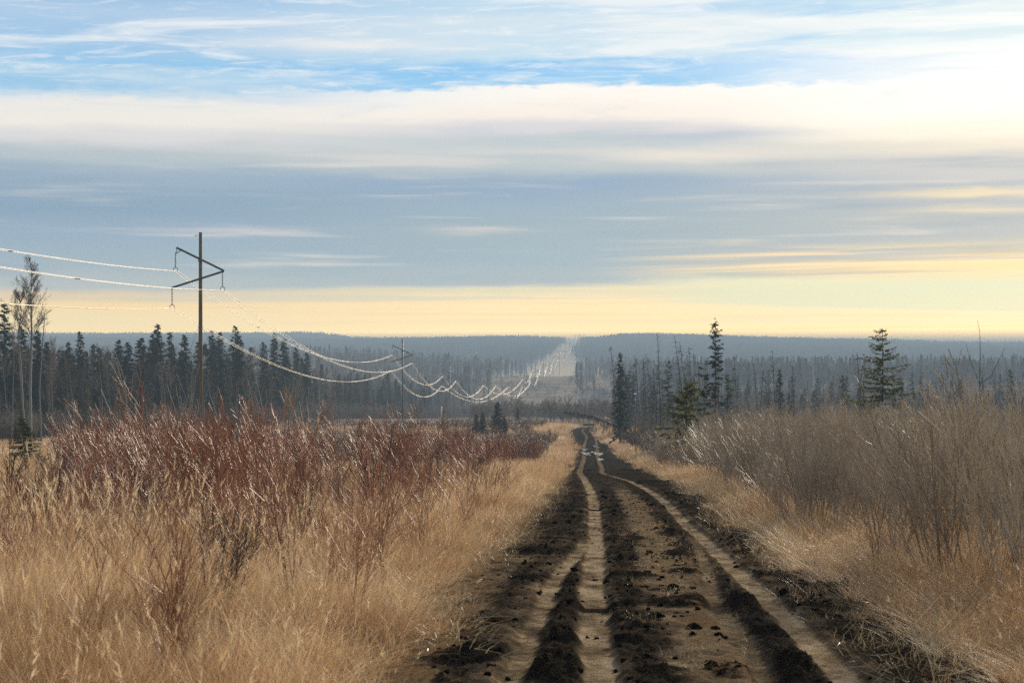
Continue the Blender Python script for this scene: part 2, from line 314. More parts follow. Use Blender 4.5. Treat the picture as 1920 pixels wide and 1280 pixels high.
M_dark = mat('dark_shrub_bark', [(0, (.03, .024, .02)), (.5, (.075, .048, .038)), (1, (.17, .09, .06))], .5, .3, 0, .5)
M_dead = mat('dead_wood', [(0, (.02, .018, .016)), (1, (.09, .08, .07))], .7, .3, 0, .5)
M_spr = mat('spruce_needles', [(0, (.016, .024, .014)), (.5, (.036, .050, .026)), (1, (.075, .09, .04))], .7, .04, .18, .4)
M_spr2 = mat('young_spruce_needles', [(0, (.035, .045, .012)), (.5, (.09, .10, .03)), (1, (.19, .19, .06))], .65, .05, .4, .1)
M_far = mat('distant_canopy', [(0, (.03, .032, .026)), (.3, (.06, .06, .045)), (.6, (.15, .12, .10)), (1, (.28, .24, .20))], .8, 0, .1, .5)
M_leaf = mat('withered_leaves', [(0, (.12, .05, .02)), (.5, (.32, .2, .07)), (1, (.55, .42, .16))], .5, .3, .45, .3)
# ------------------------------------------------------------------ ground
def grid(xs, ys, zf):
    X, Y = np.meshgrid(xs, ys); Z = zf(X, Y); nx, ny = len(xs), len(ys)
    v = np.stack([X, Y, Z], -1).reshape(-1, 3); i = np.arange(ny - 1)[:, None] * nx; j = np.arange(nx - 1)[None]
    return v, np.stack([i + j, i + j + 1, i + nx + j + 1, i + nx + j], -1).reshape(-1, 4)
def onroad(X, Y, m=0.0):
    Yc = np.clip(Y, 14.6, 394); return (X > EDGE_L(Yc) - m) & (X < EDGE_R(Yc) + m) & (Y < 405)
def zground(X, Y):
    z = zg(X, Y); Yc = np.clip(Y, 14.6, 394); m = .5
    ins = sst(X, EDGE_L(Yc) - .3, EDGE_L(Yc) + .3) * sst(X, EDGE_R(Yc) + .3, EDGE_R(Yc) - .3) * sst(Y, 400, 385) * sst(Y, 5, 9)
    return z - .35 * ins
ux = np.linspace(-1, 1, 381); xs = 5200 * np.sinh(ux * 8.2) / math.sinh(8.2) + 2 * (1 - np.abs(ux))
uy = np.linspace(0, 1, 620); ys = -300 + 0 * uy
ys = np.concatenate([np.linspace(-300, 0, 16)[:-1], np.arange(0, 100, .45), 100 * np.exp(np.linspace(0, math.log(140), 400))])
v, q = grid(xs, ys, zground)
g = G(); g.add(v, q, None, .5)
m = bpy.data.materials.new('field_ground'); m.use_nodes = True; t = NT(m.node_tree)
o = t.n('ShaderNodeOutputMaterial'); geo = t.n('ShaderNodeNewGeometry').outputs['Position']
n1 = t.noise(geo, .05, 6, .6); n2 = t.noise(geo, 1.7, 6, .65); n3 = t.noise(geo, 14., 4, .7); n4 = t.noise(geo, .006, 5, .6)
c = t.ramp(t.m('ADD', t.m('MULTIPLY', n2, .6), t.m('MULTIPLY', n3, .4)), [(.3, (.07, .042, .022)), (.5, (.16, .10, .05)), (.7, (.30, .20, .11))])
fy = t.n('ShaderNodeSeparateXYZ', {0: geo}).outputs[1]
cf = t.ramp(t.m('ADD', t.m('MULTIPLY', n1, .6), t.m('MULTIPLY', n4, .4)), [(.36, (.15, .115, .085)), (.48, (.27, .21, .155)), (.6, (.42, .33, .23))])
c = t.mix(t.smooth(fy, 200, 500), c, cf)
c = t.mix(t.smooth(fy, 1500, 2300), c, t.ramp(t.m('ADD', t.m('MULTIPLY', n1, .5), t.m('MULTIPLY', n4, .5)), [(.38, (.74, .53, .31)), (.55, (.95, .76, .50))]))  # far ground pale and warm: sunlit glare on the cut painted into its colour
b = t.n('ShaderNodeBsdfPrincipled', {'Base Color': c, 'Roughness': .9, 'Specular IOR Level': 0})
t.put(b.inputs['Normal'], t.n('ShaderNodeBump', {'Height': n3, 'Strength': .6, 'Distance': .06})); t.put(o.inputs[0], b.outputs[0])
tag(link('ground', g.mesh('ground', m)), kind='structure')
# ------------------------------------------------------------------ dirt track
ry = [9.0]
while ry[-1] < 403: ry.append(ry[-1] + max(.03, min(.5, .03 * (ry[-1] / 14.6) ** 1.45)))
ry = np.array(ry); nu = 230; us = np.linspace(0, 1, nu)
Yc = np.clip(ry, 14.0, 394)
xl = EDGE_L(Yc) - .8; xr = EDGE_R(Yc) + .8
RX = xl[:, None] + (xr - xl)[:, None] * us[None]; RY = np.repeat(ry[:, None], nu, 1); YC = np.repeat(Yc[:, None], nu, 1)
def prox(cv, wd, soft=.09): return sst(np.abs(RX + (fbm(RX, RY, 2.5, 3) - .5) * .10 - cv(YC)), wd + soft, wd - soft)
near = sst(RY, 42, 30); wdf = .15 + .05 * sst(RY, 60, 150)
kBL = prox(RUT_BL, wdf + .01, .06); kBR = prox(RUT_BR, wdf, .06); kAL = prox(RUT_AL, .12, .06) * near * .9; kAR = prox(RUT_AR, .11, .06) * near * .75
rut = np.maximum.reduce([kBL, kBR, kAL, kAR])
rut2 = np.maximum(kBL, kBR)
mo = (fbm(RX, RY * .45, 3.5, 4, .6) - .5)
def band(cv, off, wd, s=.12): return sst(np.abs(RX + (fbm(RX, RY, 1.8, 3) - .5) * .25 - cv(YC) - off), wd + s, wd - s)
# loose black soil thrown up beside the wheels
dark = np.maximum.reduce([band(RUT_BL, -.34, .20) * sst(RY, 60, 22), band(RUT_BL, .36, .15), band(RUT_BR, -.36, .18), band(RUT_BR, .66, .42),
                          band(RUT_AL, -.40, .14) * near * .8, band(RUT_BL, .50, .18) * sst(RY, 24, 32), band(RUT_BL, -.75, .5) * sst(RY, 22, 40), band(RUT_BR, -.4, .2) * sst(RY, 20, 30)])
dark = np.maximum(dark, sst(RY, 52, 80) * .9); dark = np.clip(dark * (.75 + 1.1 * (fbm(RX, RY * .5, 1.6, 4, .6) - .35)), 0, 1)
piles = [(1060,1200,.2,.2,.1),(1040,1150,.2,.2,.08),(1150,1160,.16,.14,.08),(1210,1180,.12,.1,.06),(1465,1190,.25,.2,.1),(1500,1250,.3,.2,.1),(900,1170,.25,.2,.1),(860,1240,.3,.2,.1),(1240,1110,.15,.1,.07),(1385,1040,.3,.25,.1),(1410,1080,.25,.2,.09),(1165,1013,.55,.30,.13),(1000,1037,.5,.35,.16),(1120,954,.8,.25,.07),(1350,1136,.75,.42,.17),(1295,1076,.30,.22,.15),(1180,1083,.34,.2,.12),(1112,1139,.45,.16,.08),(1028,1012,.35,.2,.09),
         (925,1222,.33,.25,.11),(1048,1262,.42,.4,.16),(1095,884,.8,2.2,.25),(1180,883,1.0,2.5,.22),(1222,905,.9,1.6,.15),(1150,1208,.3,.15,.07),(1270,1003,.35,.5,.12),(1283,1040,.3,.35,.12),(1100,1140,.4,.2,.08),
         (990,1090,.22,.16,.12),(1060,960,.4,.5,.10),(1310,935,.8,1.2,.14),(1075,1095,.35,.14,.05),(1575,1105,.3,.25,.12),(1420,1265,.35,.3,.08),(1240,1262,.2,.12,.06)]
ph = np.zeros_like(RX); pd = np.zeros_like(RX)
for (px, py, wx, wy, h) in piles:
    y0 = Yof(py); x0 = (px - 960) / FP * y0
    e = ((RX - x0) / wx) ** 2 + ((RY - y0) / (wy * (1 if y0 > 60 else 1.3))) ** 2 + (fbm(RX, RY, 5, 3) - .5) * 1.2
    k = sst(e, 1.3, .3); kr = 1 if (px, py) in ((1120, 954), (1112, 1139)) else 1 - .97 * rut; ph = np.maximum(ph, k * h * kr); pd = np.maximum(pd, sst(e, 1.6, .8) * kr)
cl = fbm(RX, RY * .8, 5.0, 6, .66); cl2 = fbm(RX + 9, RY, 15, 3, .6)
lump = np.clip(cl - .47, 0, 1) * .85 + np.clip(cl2 - .5, 0, 1) * .20
edge_in = np.minimum(RX - EDGE_L(YC), EDGE_R(YC) - RX)
Z = zg(RX, RY) + .02 - .9 * (fbm(RX, RY, 1/3., 3) - .5) * .22 * sst(RY, 900, 200) * sst(edge_in, -.5, .3)
Z += -.05 * rut * (.8 + .4 * fbm(RX, RY, .35, 2)) - .02 * dark * (1 - rut)
Z += (lump * (.045 + .065 * dark) + np.clip(fbm(RX, RY, 17, 3, .6) - .48, 0, 1) * .12 * (.3 + dark) + np.abs(fbm(RX, RY, 9, 3) - .5) * .06 * dark + (fbm(RX, RY, .9, 3) - .5) * .03) * (1 - .88 * rut) + (cl2 - .5) * .010 * rut
Z += ph * (.10 + cl * .55) * (1 - .75 * rut)
# tyre lugs pressed beside the right ruts
lug = np.sin((RY * 1.0 + (RX - RUT_BR(YC)) * .5) * 2 * math.pi / .17) * sst(np.abs(RX - RUT_BR(YC) + .48), .22, .14) * sst(RY, 24, 18)
Z += lug * .022 * (1 - rut)
Z -= sst(edge_in, -.35, -.8) * .8
fr = sst(ry, 394, 403)[:, None]; Z -= fr * .5
tan = np.clip(rut * (.80 + 1.1 * mo) * (1 - .95 * pd), 0, 1)
midt = sst(np.abs(RX - (RUT_BL(YC) + RUT_BR(YC)) / 2 - .15), .55, .2) * sst(RY, 75, 50)
body = .45 + .16 * midt + .9 * mo + .5 * (cl - .5)
body = body * (1 - .80 * dark) * (1 - .95 * pd)
body = np.where(RY > 60, body * .9, body)
colr = np.maximum(np.clip(body, 0, .66), tan * (.95 - .25 * sst(RY, 60, 120)))
colr = np.maximum(colr, (.05 + .55 * np.clip(fbm(RX, RY, 7, 4, .7) - .45, 0, 1)) * (1 - .7 * pd))
lit = np.maximum(sst(edge_in, .85, -.1) * (.6 + .9 * mo) * (1 - dark * .6), midt * (.38 + 1.2 * mo) * (1 - rut) * sst(RY, 90, 50))
g = G(); i = np.arange(len(ry) - 1)[:, None] * nu; j = np.arange(nu - 1)[None]
g.add(np.stack([RX, RY, Z], -1).reshape(-1, 3), np.stack([i + j, i + j + 1, i + nu + j + 1, i + nu + j], -1).reshape(-1, 4), None, colr.ravel())
m = bpy.data.materials.new('churned_soil'); m.use_nodes = True; t = NT(m.node_tree)
o = t.n('ShaderNodeOutputMaterial'); geo = t.n('ShaderNodeNewGeometry').outputs['Position']
f = t.n('ShaderNodeAttribute', attribute_name='tint').outputs['Fac']; lt = t.n('ShaderNodeAttribute', attribute_name='litter').outputs['Fac']
n1 = t.noise(geo, 9, 6, .7); n2 = t.noise(geo, 55, 4, .7); n3 = t.noise(geo, 2.2, 5, .6)
f2 = t.m('ADD', f, t.m('MULTIPLY', t.m('ADD', t.m('MULTIPLY', t.m('SUBTRACT', n1, .5), .9), t.m('MULTIPLY', t.m('SUBTRACT', n2, .5), 1.0)), t.m('ADD', .42, f)))
c = t.ramp(f2, [(0, (.022, .0175, .013)), (.2, (.052, .041, .030)), (.38, (.105, .078, .053)), (.6, (.20, .145, .09)), (.8, (.36, .275, .175)), (1, (.50, .39, .26))])
lf = t.smooth(t.m('ADD', lt, t.m('MULTIPLY', t.m('SUBTRACT', n1, .5), 1.2)), .35, .6)
c = t.mix(lf, c, t.ramp(n2, [(.35, (.09, .05, .028)), (.6, (.27, .18, .10))]))
ro = t.n('ShaderNodeMapRange', {0: f2, 1: 0., 2: .6, 3: .62, 4: .85}).outputs[0]
b = t.n('ShaderNodeBsdfPrincipled', {'Base Color': c, 'Roughness': ro, 'Specular IOR Level': 0})
t.put(b.inputs['Normal'], t.n('ShaderNodeBump', {'Height': t.m('ADD', n1, t.m('MULTIPLY', n2, .6)), 'Strength': 1.0, 'Distance': .05})); t.put(o.inputs[0], b.outputs[0])
me = g.mesh('dirt_track', m); at = me.attributes.new('litter', 'FLOAT', 'POINT'); at.data.foreach_set('value', np.clip(lit, 0, 1).ravel().astype(np.float32))
tag(link('dirt_track', me), kind='structure')
from bisect import bisect
def zroad(x, y):                                # height of the track surface at a point
    i = min(len(ry) - 1, max(0, bisect(ry, y))); u = (x - xl[i]) / (xr[i] - xl[i]); return float(Z[i, int(np.clip(round(u * (nu - 1)), 0, nu - 1))])
# ------------------------------------------------------------------ scatter (for what nobody could count)
def proto_coll(name, meshes):
    c = bpy.data.collections.new(name)
    for k, me in enumerate(meshes): c.objects.link(bpy.data.objects.new('%s_%02d' % (name, k), me))
    return c
def scatter(name, coll, pts, rots, scls, pids, label, cat='vegetation'):
    n = len(pts); me = bpy.data.meshes.new(name); me.vertices.add(n); me.vertices.foreach_set('co', np.asarray(pts, np.float32).ravel())
    for an, ty, arr, key in (('rot', 'FLOAT_VECTOR', rots, 'vector'), ('scl', 'FLOAT_VECTOR', scls, 'vector')):
        at = me.attributes.new(an, ty, 'POINT'); at.data.foreach_set(key, np.asarray(arr, np.float32).ravel())
    at = me.attributes.new('pid', 'INT', 'POINT'); at.data.foreach_set('value', np.asarray(pids, np.int32))
    o = link(name, me); tree = bpy.data.node_groups.new(name, 'GeometryNodeTree')
    tree.interface.new_socket('Geometry', in_out='INPUT', socket_type='NodeSocketGeometry'); tree.interface.new_socket('Geometry', in_out='OUTPUT', socket_type='NodeSocketGeometry')
    t = NT(tree); gi = t.n('NodeGroupInput'); go = t.n('NodeGroupOutput')
    ci = t.n('GeometryNodeCollectionInfo', {'Separate Children': True, 'Reset Children': True}); ci.inputs['Collection'].default_value = coll
    na = lambda nm, ty: t.n('GeometryNodeInputNamedAttribute', {'Name': nm}, data_type=ty).outputs[0]
    er = t.n('FunctionNodeEulerToRotation', {0: na('rot', 'FLOAT_VECTOR')})
    ip = t.n('GeometryNodeInstanceOnPoints', {'Points': gi.outputs[0], 'Instance': ci.outputs[0], 'Pick Instance': True, 'Instance Index': na('pid', 'INT'), 'Rotation': er.outputs[0], 'Scale': na('scl', 'FLOAT_VECTOR')})
    t.put(go.inputs[0], ip.outputs[0])
    md = o.modifiers.new('scatter', 'NODES'); md.node_group = tree
    tag(o, label, cat, kind='stuff'); return o
def fill(y0, y1, dens, rmax, keep, rmin=None):
    """random points in a wedge-shaped area of ground wider than the view; dens per m2 may depend on position"""
    rmin = -rmax if rmin is None else rmin; A = (rmax - rmin) * (y1 * y1 - y0 * y0) / 2 + 4 * (y1 - y0); n = int(A * dens)
    Y = np.sqrt(U_(y0 * y0, y1 * y1, n)); X = U_(0, 1, n) * ((rmax - rmin) * Y + 4) + rmin * Y - 2
    k = keep(X, Y); return X[k], Y[k]
def place(X, Y, np_, smin, smax, lean=.12, zs=None, sink=0.0):
    n = len(X); s = U_(smin, smax, n); P = np.stack([X, Y, zg(X, Y) - sink], 1)
    rot = np.stack([rng.normal(0, lean, n), rng.normal(0, lean, n), U_(0, 6.28, n)], 1)
    sc = np.stack([s, s, s * (zs if zs is not None else 1)], 1); return P, rot, sc, rng.integers(0, np_, n)
# -------- grass
def clump(nb, rad, h0, h1, wd, seed_p, droop=.5):
    g = G(); n = nb; r = rad * np.sqrt(U_(0, 1, n)); th = U_(0, 6.28, n)
    base = np.stack([r * np.cos(th), r * np.sin(th), np.full(n, -.03)], 1)
    h = U_(h0, h1, n) * (1 - .35 * (r / rad) ** 2)
    out = np.stack([np.cos(th + rng.normal(0, .8, n)), np.sin(th + rng.normal(0, .8, n)), np.zeros(n)], 1)
    tip = base + out * (h * U_(.02, .35, n))[:, None] + np.array([0, 0, 1.]) * h[:, None]
    bend = out * (h * U_(.0, droop * 1.6, n))[:, None] + np.array([.06, 0, -1.]) * (h * U_(0, droop, n))[:, None]
    a = np.clip(rng.normal(.5, .22, n), 0, 1); g.ribs(base, tip, wd * U_(.6, 1.3, n), bend, a)
    ns = int(nb * seed_p)
    for k in range(ns):                          # seed heads: a feathery plume on a thin stalk
        i = rng.integers(0, n); hh = h1 * U_(.95, 1.3); p0 = base[i]; dr = out[i] * U_(.05, .3) * hh; tp = p0 + dr + [0, 0, hh]
        g.tube([p0, (p0 + tp) / 2 - dr * .15, tp], [wd * .35, wd * .3, wd * .25], 3, .75)
        m_ = 12; tt = U_(0, 1, m_); b0 = tp - (np.array([0, 0, .16]) + dr * .1)[None] * tt[:, None]
        o2 = rng.normal(0, .010, (m_, 3)) + np.array([0, 0, .05]) + out[i] * .02
        g.ribs(b0, b0 + o2, np.full(m_, wd * 1.1), rng.normal(0, .006, (m_, 3)), np.full(m_, .85))
    return g
far_m = lambda X, Y, m=.0: ~onroad(X, Y, m)
P_g1 = proto_coll('grass_near', [clump(110, .24, .45, .95, .0034, .012).mesh('grass_near', M_grass) for _ in range(6)])
P_g2 = proto_coll('grass_mid', [clump(150, .5, .45, .95, .0065, .003).mesh('grass_mid', M_grass) for _ in range(5)])
P_g3 = proto_coll('grass_far', [clump(190, 1.3, .4, .9, .022, .0).mesh('grass_far', M_grass) for _ in range(4)])
P_g4 = proto_coll('litter', [clump(45, .3, .12, .3, .004, .0, 1.2).mesh('litter', M_straw) for _ in range(4)])
hv = lambda X, Y: .5 + .5 * fbm(X, Y, .22, 3)
def edge_d(X, Y):
    Yc = np.clip(Y, 14.6, 394); return np.maximum(EDGE_L(Yc) - X, X - EDGE_R(Yc))
X, Y = fill(8, 30, 15, .36, lambda X, Y: edge_d(X, Y) > .12 + .8 * (fbm(X, Y, 1.1, 2) - .4))
z = .12 + 1.25 * fbm(X, Y, .7, 4); z = z * (.3 + .7 * sst(edge_d(X, Y), .0, 1.0 + 1.6 * (X > 0))) * (1 - .22 * (X > 0))
scatter('meadow_grass', P_g1, *place(X, Y, 6, .8, 1.2, .27, z * 1.08), 'tall straw-coloured dry grass standing in the foreground')
X, Y = fill(30, 100, 3.4, .34, lambda X, Y: edge_d(X, Y) > .25 + .5 * (fbm(X, Y, .8, 2) - .5))
z = (.25 + .85 * fbm(X, Y, .22, 4)) * (.45 + .55 * sst(edge_d(X, Y), .1, 1.2)) * (1 - .22 * (X > EDGE_R(np.clip(Y, 14.6, 394))))
scatter('verge_grass', P_g2, *place(X, Y, 5, .85, 1.2, .2, z * 1.2), 'dry tan grass along both sides of the muddy track')
X, Y = fill(100, 460, .30, .32, lambda X, Y: (edge_d(X, Y) > .9))
scatter('field_grass', P_g3, *place(X, Y, 4, .8, 1.3, .08, .95), 'pale dry grass of the open field farther off')
X, Y = fill(10, 60, 5.0, .3, lambda X, Y: (np.abs(edge_d(X, Y) - .15) < .55) & (fbm(X, Y, 1.3, 2) > .36))
P, r_, s_, p_ = place(X, Y, 4, .6, 1.3, .7); P[:, 2] += .03
scatter('straw_litter', P_g4, P, r_, s_, p_, 'bleached straw litter lying along the track edges')
X, Y = fill(12, 40, 7.0, .3, lambda X, Y: (edge_d(X, Y) < -.3) & (np.abs(X - (RUT_BL(np.clip(Y, 14.6, 394)) + RUT_BR(np.clip(Y, 14.6, 394))) / 2 - .1) < .65) & (fbm(X, Y, 1.6, 2) > .45))
P, r_, s_, p_ = place(X, Y, 4, .22, .6, .9); P[:, 2] = [zroad(a, b_) for a, b_ in zip(X, Y)]
X2, Y2 = fill(9, 40, 4.0, .34, lambda X, Y: edge_d(X, Y) > .3)
scatter('tangled_grass', P_g4, *place(X2, Y2, 4, .6, 1.3, .9, .9), 'bleached bent stems tangled in the foreground grass')
scatter('track_litter', P_g4, P, r_, s_, p_, 'brown scraps of grass trodden into the middle of the track')
# -------- soil clods lying loose on the track
def clod():
    g = G(); n, k = 7, 6; v = [[0, 0, -.5]]
    for i in range(1, k):
        for j in range(n):
            p = math.pi * i / k; th = 6.283 * j / n; v.append([math.sin(p) * math.cos(th), math.sin(p) * math.sin(th), -.6 * math.cos(p)])
    v.append([0, 0, .5]); v = np.array(v); v *= (1 + rng.normal(0, .17, (len(v), 1))); t = []; q = []
    for j in range(n): t.append([0, 1 + (j + 1) % n, 1 + j]); t.append([len(v) - 1, 1 + (k - 2) * n + j, 1 + (k - 2) * n + (j + 1) % n])
    for i in range(k - 2):
        for j in range(n): q.append([1 + i * n + j, 1 + i * n + (j + 1) % n, 1 + (i + 1) * n + (j + 1) % n, 1 + (i + 1) * n + j])
    g.add(v, q, t, .0); return g
M_clod = mat('black_soil_clod', [(0, (.016, .013, .011)), (.5, (.04, .03, .022)), (1, (.11, .085, .055))], .9, 0, 0, .5, (4., .4), bump=(6., .8, .2))
P_c = proto_coll('clod', [clod().mesh('clod', M_clod, False) for _ in range(6)])
X, Y = fill(12, 60, 42, .3, lambda X, Y: (edge_d(X, Y) < -.02))
Yc_ = np.clip(Y, 14.6, 394); dr = np.minimum.reduce([np.abs(X - c_(Yc_)) for c_ in (RUT_BL, RUT_BR)] + [np.where(Y < 36, np.abs(X - c_(Yc_)), 9) for c_ in (RUT_AL, RUT_AR)])
k = (U_(0, 1, len(X)) < np.where(dr < .17, .10, np.where(dr < .6, .8, .3)) * (.3 + 1.4 * (fbm(X, Y, 2., 2) - .3))); X, Y = X[k], Y[k]
P, r_, s_, p_ = place(X, Y, 6, .008, .034, .5); s_ *= (1 + 1.6 * (U_(0, 1, len(X)) > .96))[:, None]; P[:, 2] = [zroad(a, b_) for a, b_ in zip(X, Y)]
scatter('soil_clods', P_c, P, r_, s_, p_, 'loose black soil clods thrown up along the ruts', 'soil')
# ------------------------------------------------------------------ bare shrubs and saplings
def perp(d):
    a = nrm(np.cross(d, [0.31, .17, .93])); return a, np.cross(d, a)
def branch(g, p, d, L, r, lev, maxlev, nb, spread, up, a0, sides=3, wob=.10, rmin=.002, tipmul=.45):
    k = 5 if lev == 0 else 4 if lev == 1 else 3
    pts = [np.array(p, float)]; dd = nrm(d)
    for i in range(k):
        dd = nrm(dd + rng.normal(0, wob, 3) + np.array([0, 0, up])); pts.append(pts[-1] + dd * L / k)
    pts = np.array(pts); rad = np.linspace(r, max(r * tipmul, rmin), k + 1)
    g.tube(pts, rad, sides, np.linspace(a0, min(1, a0 + .35), k + 1))
    if lev >= maxlev: return
    n = nb[lev]
    for j in range(n):
        t = U_(.25 if lev == 0 else .15, .98); f = t * k; i = min(int(f), k - 1); q = pts[i] + (pts[i+1] - pts[i]) * (f - i); dl = nrm(pts[i+1] - pts[i])
        e1, e2 = perp(dl); th = U_(0, 6.28); s_ = math.tan(spread * U_(.6, 1.3))
        branch(g, q, nrm(dl + (e1 * math.cos(th) + e2 * math.sin(th)) * s_), L * (1 - .62 * t) * U_(.45, .75), max(rad[i] * .55, rmin), lev + 1, maxlev, nb, spread, up, min(1, a0 + .25), 3, wob, rmin, tipmul)
def shrub(H, nst, rad, r0, nb, spread=.45, maxlev=2, a0=.1, up=.05, rmin=.0022, lean=.32):
    g = G()
    for i in range(nst):
        th = U_(0, 6.28); rr = rad * math.sqrt(U_(0, 1)); d = np.array([math.cos(th) * lean * U_(.2, 1), math.sin(th) * lean * U_(.2, 1), 1])
        branch(g, [math.cos(th) * rr, math.sin(th) * rr, -.08], d, H * U_(.6, 1.05), r0 * U_(.6, 1.2), 0, maxlev, nb, spread, up, a0 + U_(-.05, .15), 3, .09, rmin)
    return g
red_p = [shrub(2.2, 9, .28, .011, (9, 4), .42, 2, .30, .06, .0032) for _ in range(6)]
P_red = proto_coll('red_willow', [s.mesh('red_willow', M_red) for s in red_p])
gry_p = [shrub(2.3, 8, .35, .011, (9, 5), .40, 2, .35, .05, .0032, .30) for _ in range(6)]
P_gry = proto_coll('grey_willow', [s.mesh('grey_willow', M_twig) for s in gry_p])
P_brw = proto_coll('brown_brush', [shrub(2.4, 9, .7, .016, (8, 4), .45, 2, .3, .04, .007).mesh('brown_brush', M_brown) for _ in range(4)])
P_mid = proto_coll('grey_brush', [shrub(3.0, 9, 1.2, .028, (7, 4), .42, 2, .3, .04, .014).mesh('grey_brush', M_und) for _ in range(4)])
P_stem = proto_coll('forb_stem', [shrub(1.15, 4, .08, .0040, (6, 2), .5, 2, .35, .03, .0018, .18).mesh('forb_stem', M_red) for _ in range(4)])
px_of = lambda X, Y: 960 + FP * X / Y
# red willows: a belt on the left that starts about 32 m out and closes up with distance
def kred(X, Y):
    p = px_of(X, Y); y0 = 18 + 14 * sst(p, 200, 0) + 8 * sst(p, 500, 1000) + 22 * (fbm(X, Y, .1, 2) - .5); d = sst(Y, y0 - 8, y0 + 45)
    d = d * (.12 + .88 * sst(fbm(X, Y, .13, 3), .44, .56)) * (1 - .95 * sst(Y + 90 * (fbm(X, Y, .06, 3) - .5), 120, 200)) * sst(-edge_d(X, Y) * -1, 1.5, 4.5) * (X < RUT_BL(np.clip(Y, 14.6, 394)))
    d = d * np.where(p < 115, .12 * (Y < 40), 1)
    return U_(0, 1, len(X)) < d
X, Y = fill(20, 215, .30, .02, kred, -.33)
scatter('willow_thicket', P_red, *place(X, Y, 6, .5, 1.14, .12), 'red-brown bare willow thicket left of the track', 'shrubs')
X, Y = fill(130, 420, .15, .05, lambda X, Y: (edge_d(X, Y) > 3) & (X < .04 * Y) & ~((Y > 285) & (X > EDGE_L(np.clip(Y, 14.6, 394)) - 7)) & (U_(0, 1, len(X)) < .15 + .85 * sst(fbm(X, Y, .03, 3), .42, .56)) & (px_of(X, Y) > 200 - 60 * (Y > 300)), -.33)
scatter('brown_thicket', P_brw, *place(X, Y, 4, .45, .85, .1), 'low brown bare brush across the field behind the willows', 'shrubs')
# grey twigs right of the track
def kgry(X, Y):
    e = X - EDGE_R(np.clip(Y, 14.6, 394)); d = sst(e, .6, 1.9) * sst(Y, 11, 19) * (.5 + .5 * sst(fbm(X, Y, .12, 3), .35, .5))
    return (e > 0) & (U_(0, 1, len(X)) < d)
X, Y = fill(13, 62, .95, .34, kgry, .0)
scatter('grey_twig_thicket', P_gry, *place(X, Y, 6, .55, 1.06, .13), 'dense grey bare twigs catching the low sun right of the track', 'shrubs')
X, Y = fill(62, 130, .42, .34, kgry, .0)
scatter('grey_thicket_beyond', P_gry, *place(X, Y, 6, .78, 1.18, .12), 'grey bare twigs farther down the slope right of the track', 'shrubs')
X, Y = fill(130, 420, .11, .34, lambda X, Y: (X - EDGE_R(np.clip(Y, 14.6, 394)) > 2.5) & ~((Y > 275) & (X < 21)), .0)
scatter('marsh_brush', P_mid, *place(X, Y, 4, .55, 1.0, .1), 'hazy grey brush in the low ground right of the track', 'shrubs')
def kvalley(X, Y):
    r = X / Y; p = px_of(X, Y)
    n = fbm(X, Y, 1/50., 3)
    d = np.where((Y < 960), .25 + .75 * sst(n, .4, .55), .05 + .5 * sst(n, .5, .62)) * np.where((r < -.02) & (Y < 720), .10, 1)
    d = d * np.where((Y > 1000) & (r > -.02) & (r < .028), .22, 1)
    return U_(0, 1, len(X)) < d
X, Y = fill(420, 1650, .013, .31, kvalley)
P, r_, s_, p_ = place(X, Y, 4, 1.0, 1.9, .08)
scatter('valley_brush', P_mid, P, r_, s_, p_, 'purple-grey leafless brush filling the valley', 'shrubs')
# thin stems in the near grass
X, Y = fill(12, 55, 1.45, .34, lambda X, Y: (edge_d(X, Y) > .7) & ((X < 0) | (U_(0, 1, len(X)) < .25)) & ((px_of(X, Y) > 115) | (Y < 25)) & (U_(0, 1, len(X)) < .25 + sst(fbm(X, Y, .3, 2), .45, .6)))
scatter('wild_stems', P_stem, *place(X, Y, 4, .6, 1.5, .10), 'thin red-brown stems rising out of the dry grass', 'plants')
# single shrubs that stand out of the grass in front
SHL = [(350,985,2.0),(245,960,1.9),(180,1000,1.6),(468,935,2.1),(120,960,1.7),(560,960,1.5),(720,968,1.9),(330,930,2.3),(270,1010,1.2),(650,985,1.3),(20,1060,1.7),(60,1010,1.6),(440,1095,1.0),(405,1180,.95),(560,1030,1.1),(800,930,1.6),(880,915,1.6),(610,905,2.2),(510,1000,1.0)]
wordsx = lambda x: 'at the left edge of the photo' if x < 100 else 'in the left quarter of the photo' if x < 300 else 'left of the middle of the meadow' if x < 520 else 'in the middle of the meadow' if x < 700 else 'close to the track'
dk_p = [shrub(1.0, 7, .14, .009, (8, 4), .45, 2, .12, .05, .0026, .35) for _ in range(5)]
SH = []
for k, gsh in enumerate(dk_p):
    root = bpy.data.objects.new('bare_shrub', None); COL.objects.link(root)
    link('branches', gsh.mesh('shrub_branches', M_dark), root); SH.append(root)
for k, (x, y, h) in enumerate(SHL):
    Y_ = Yof(y); X_ = (x - 960) / FP * Y_; o = SH[k] if k < len(SH) else SH[k % 5].copy()
    if k >= len(SH):
        COL.objects.link(o); c = SH[k % 5].children[0].copy(); COL.objects.link(c); c.parent = o
    s = h; o.location = (X_, Y_, float(zg(X_, Y_))); o.scale = (s, s, s); o.rotation_euler = (0, 0, U_(0, 6.28))
    tag(o, 'dark bare upright shrub in dry grass, ' + wordsx(x), 'shrub', 'bare shrubs in the near meadow')
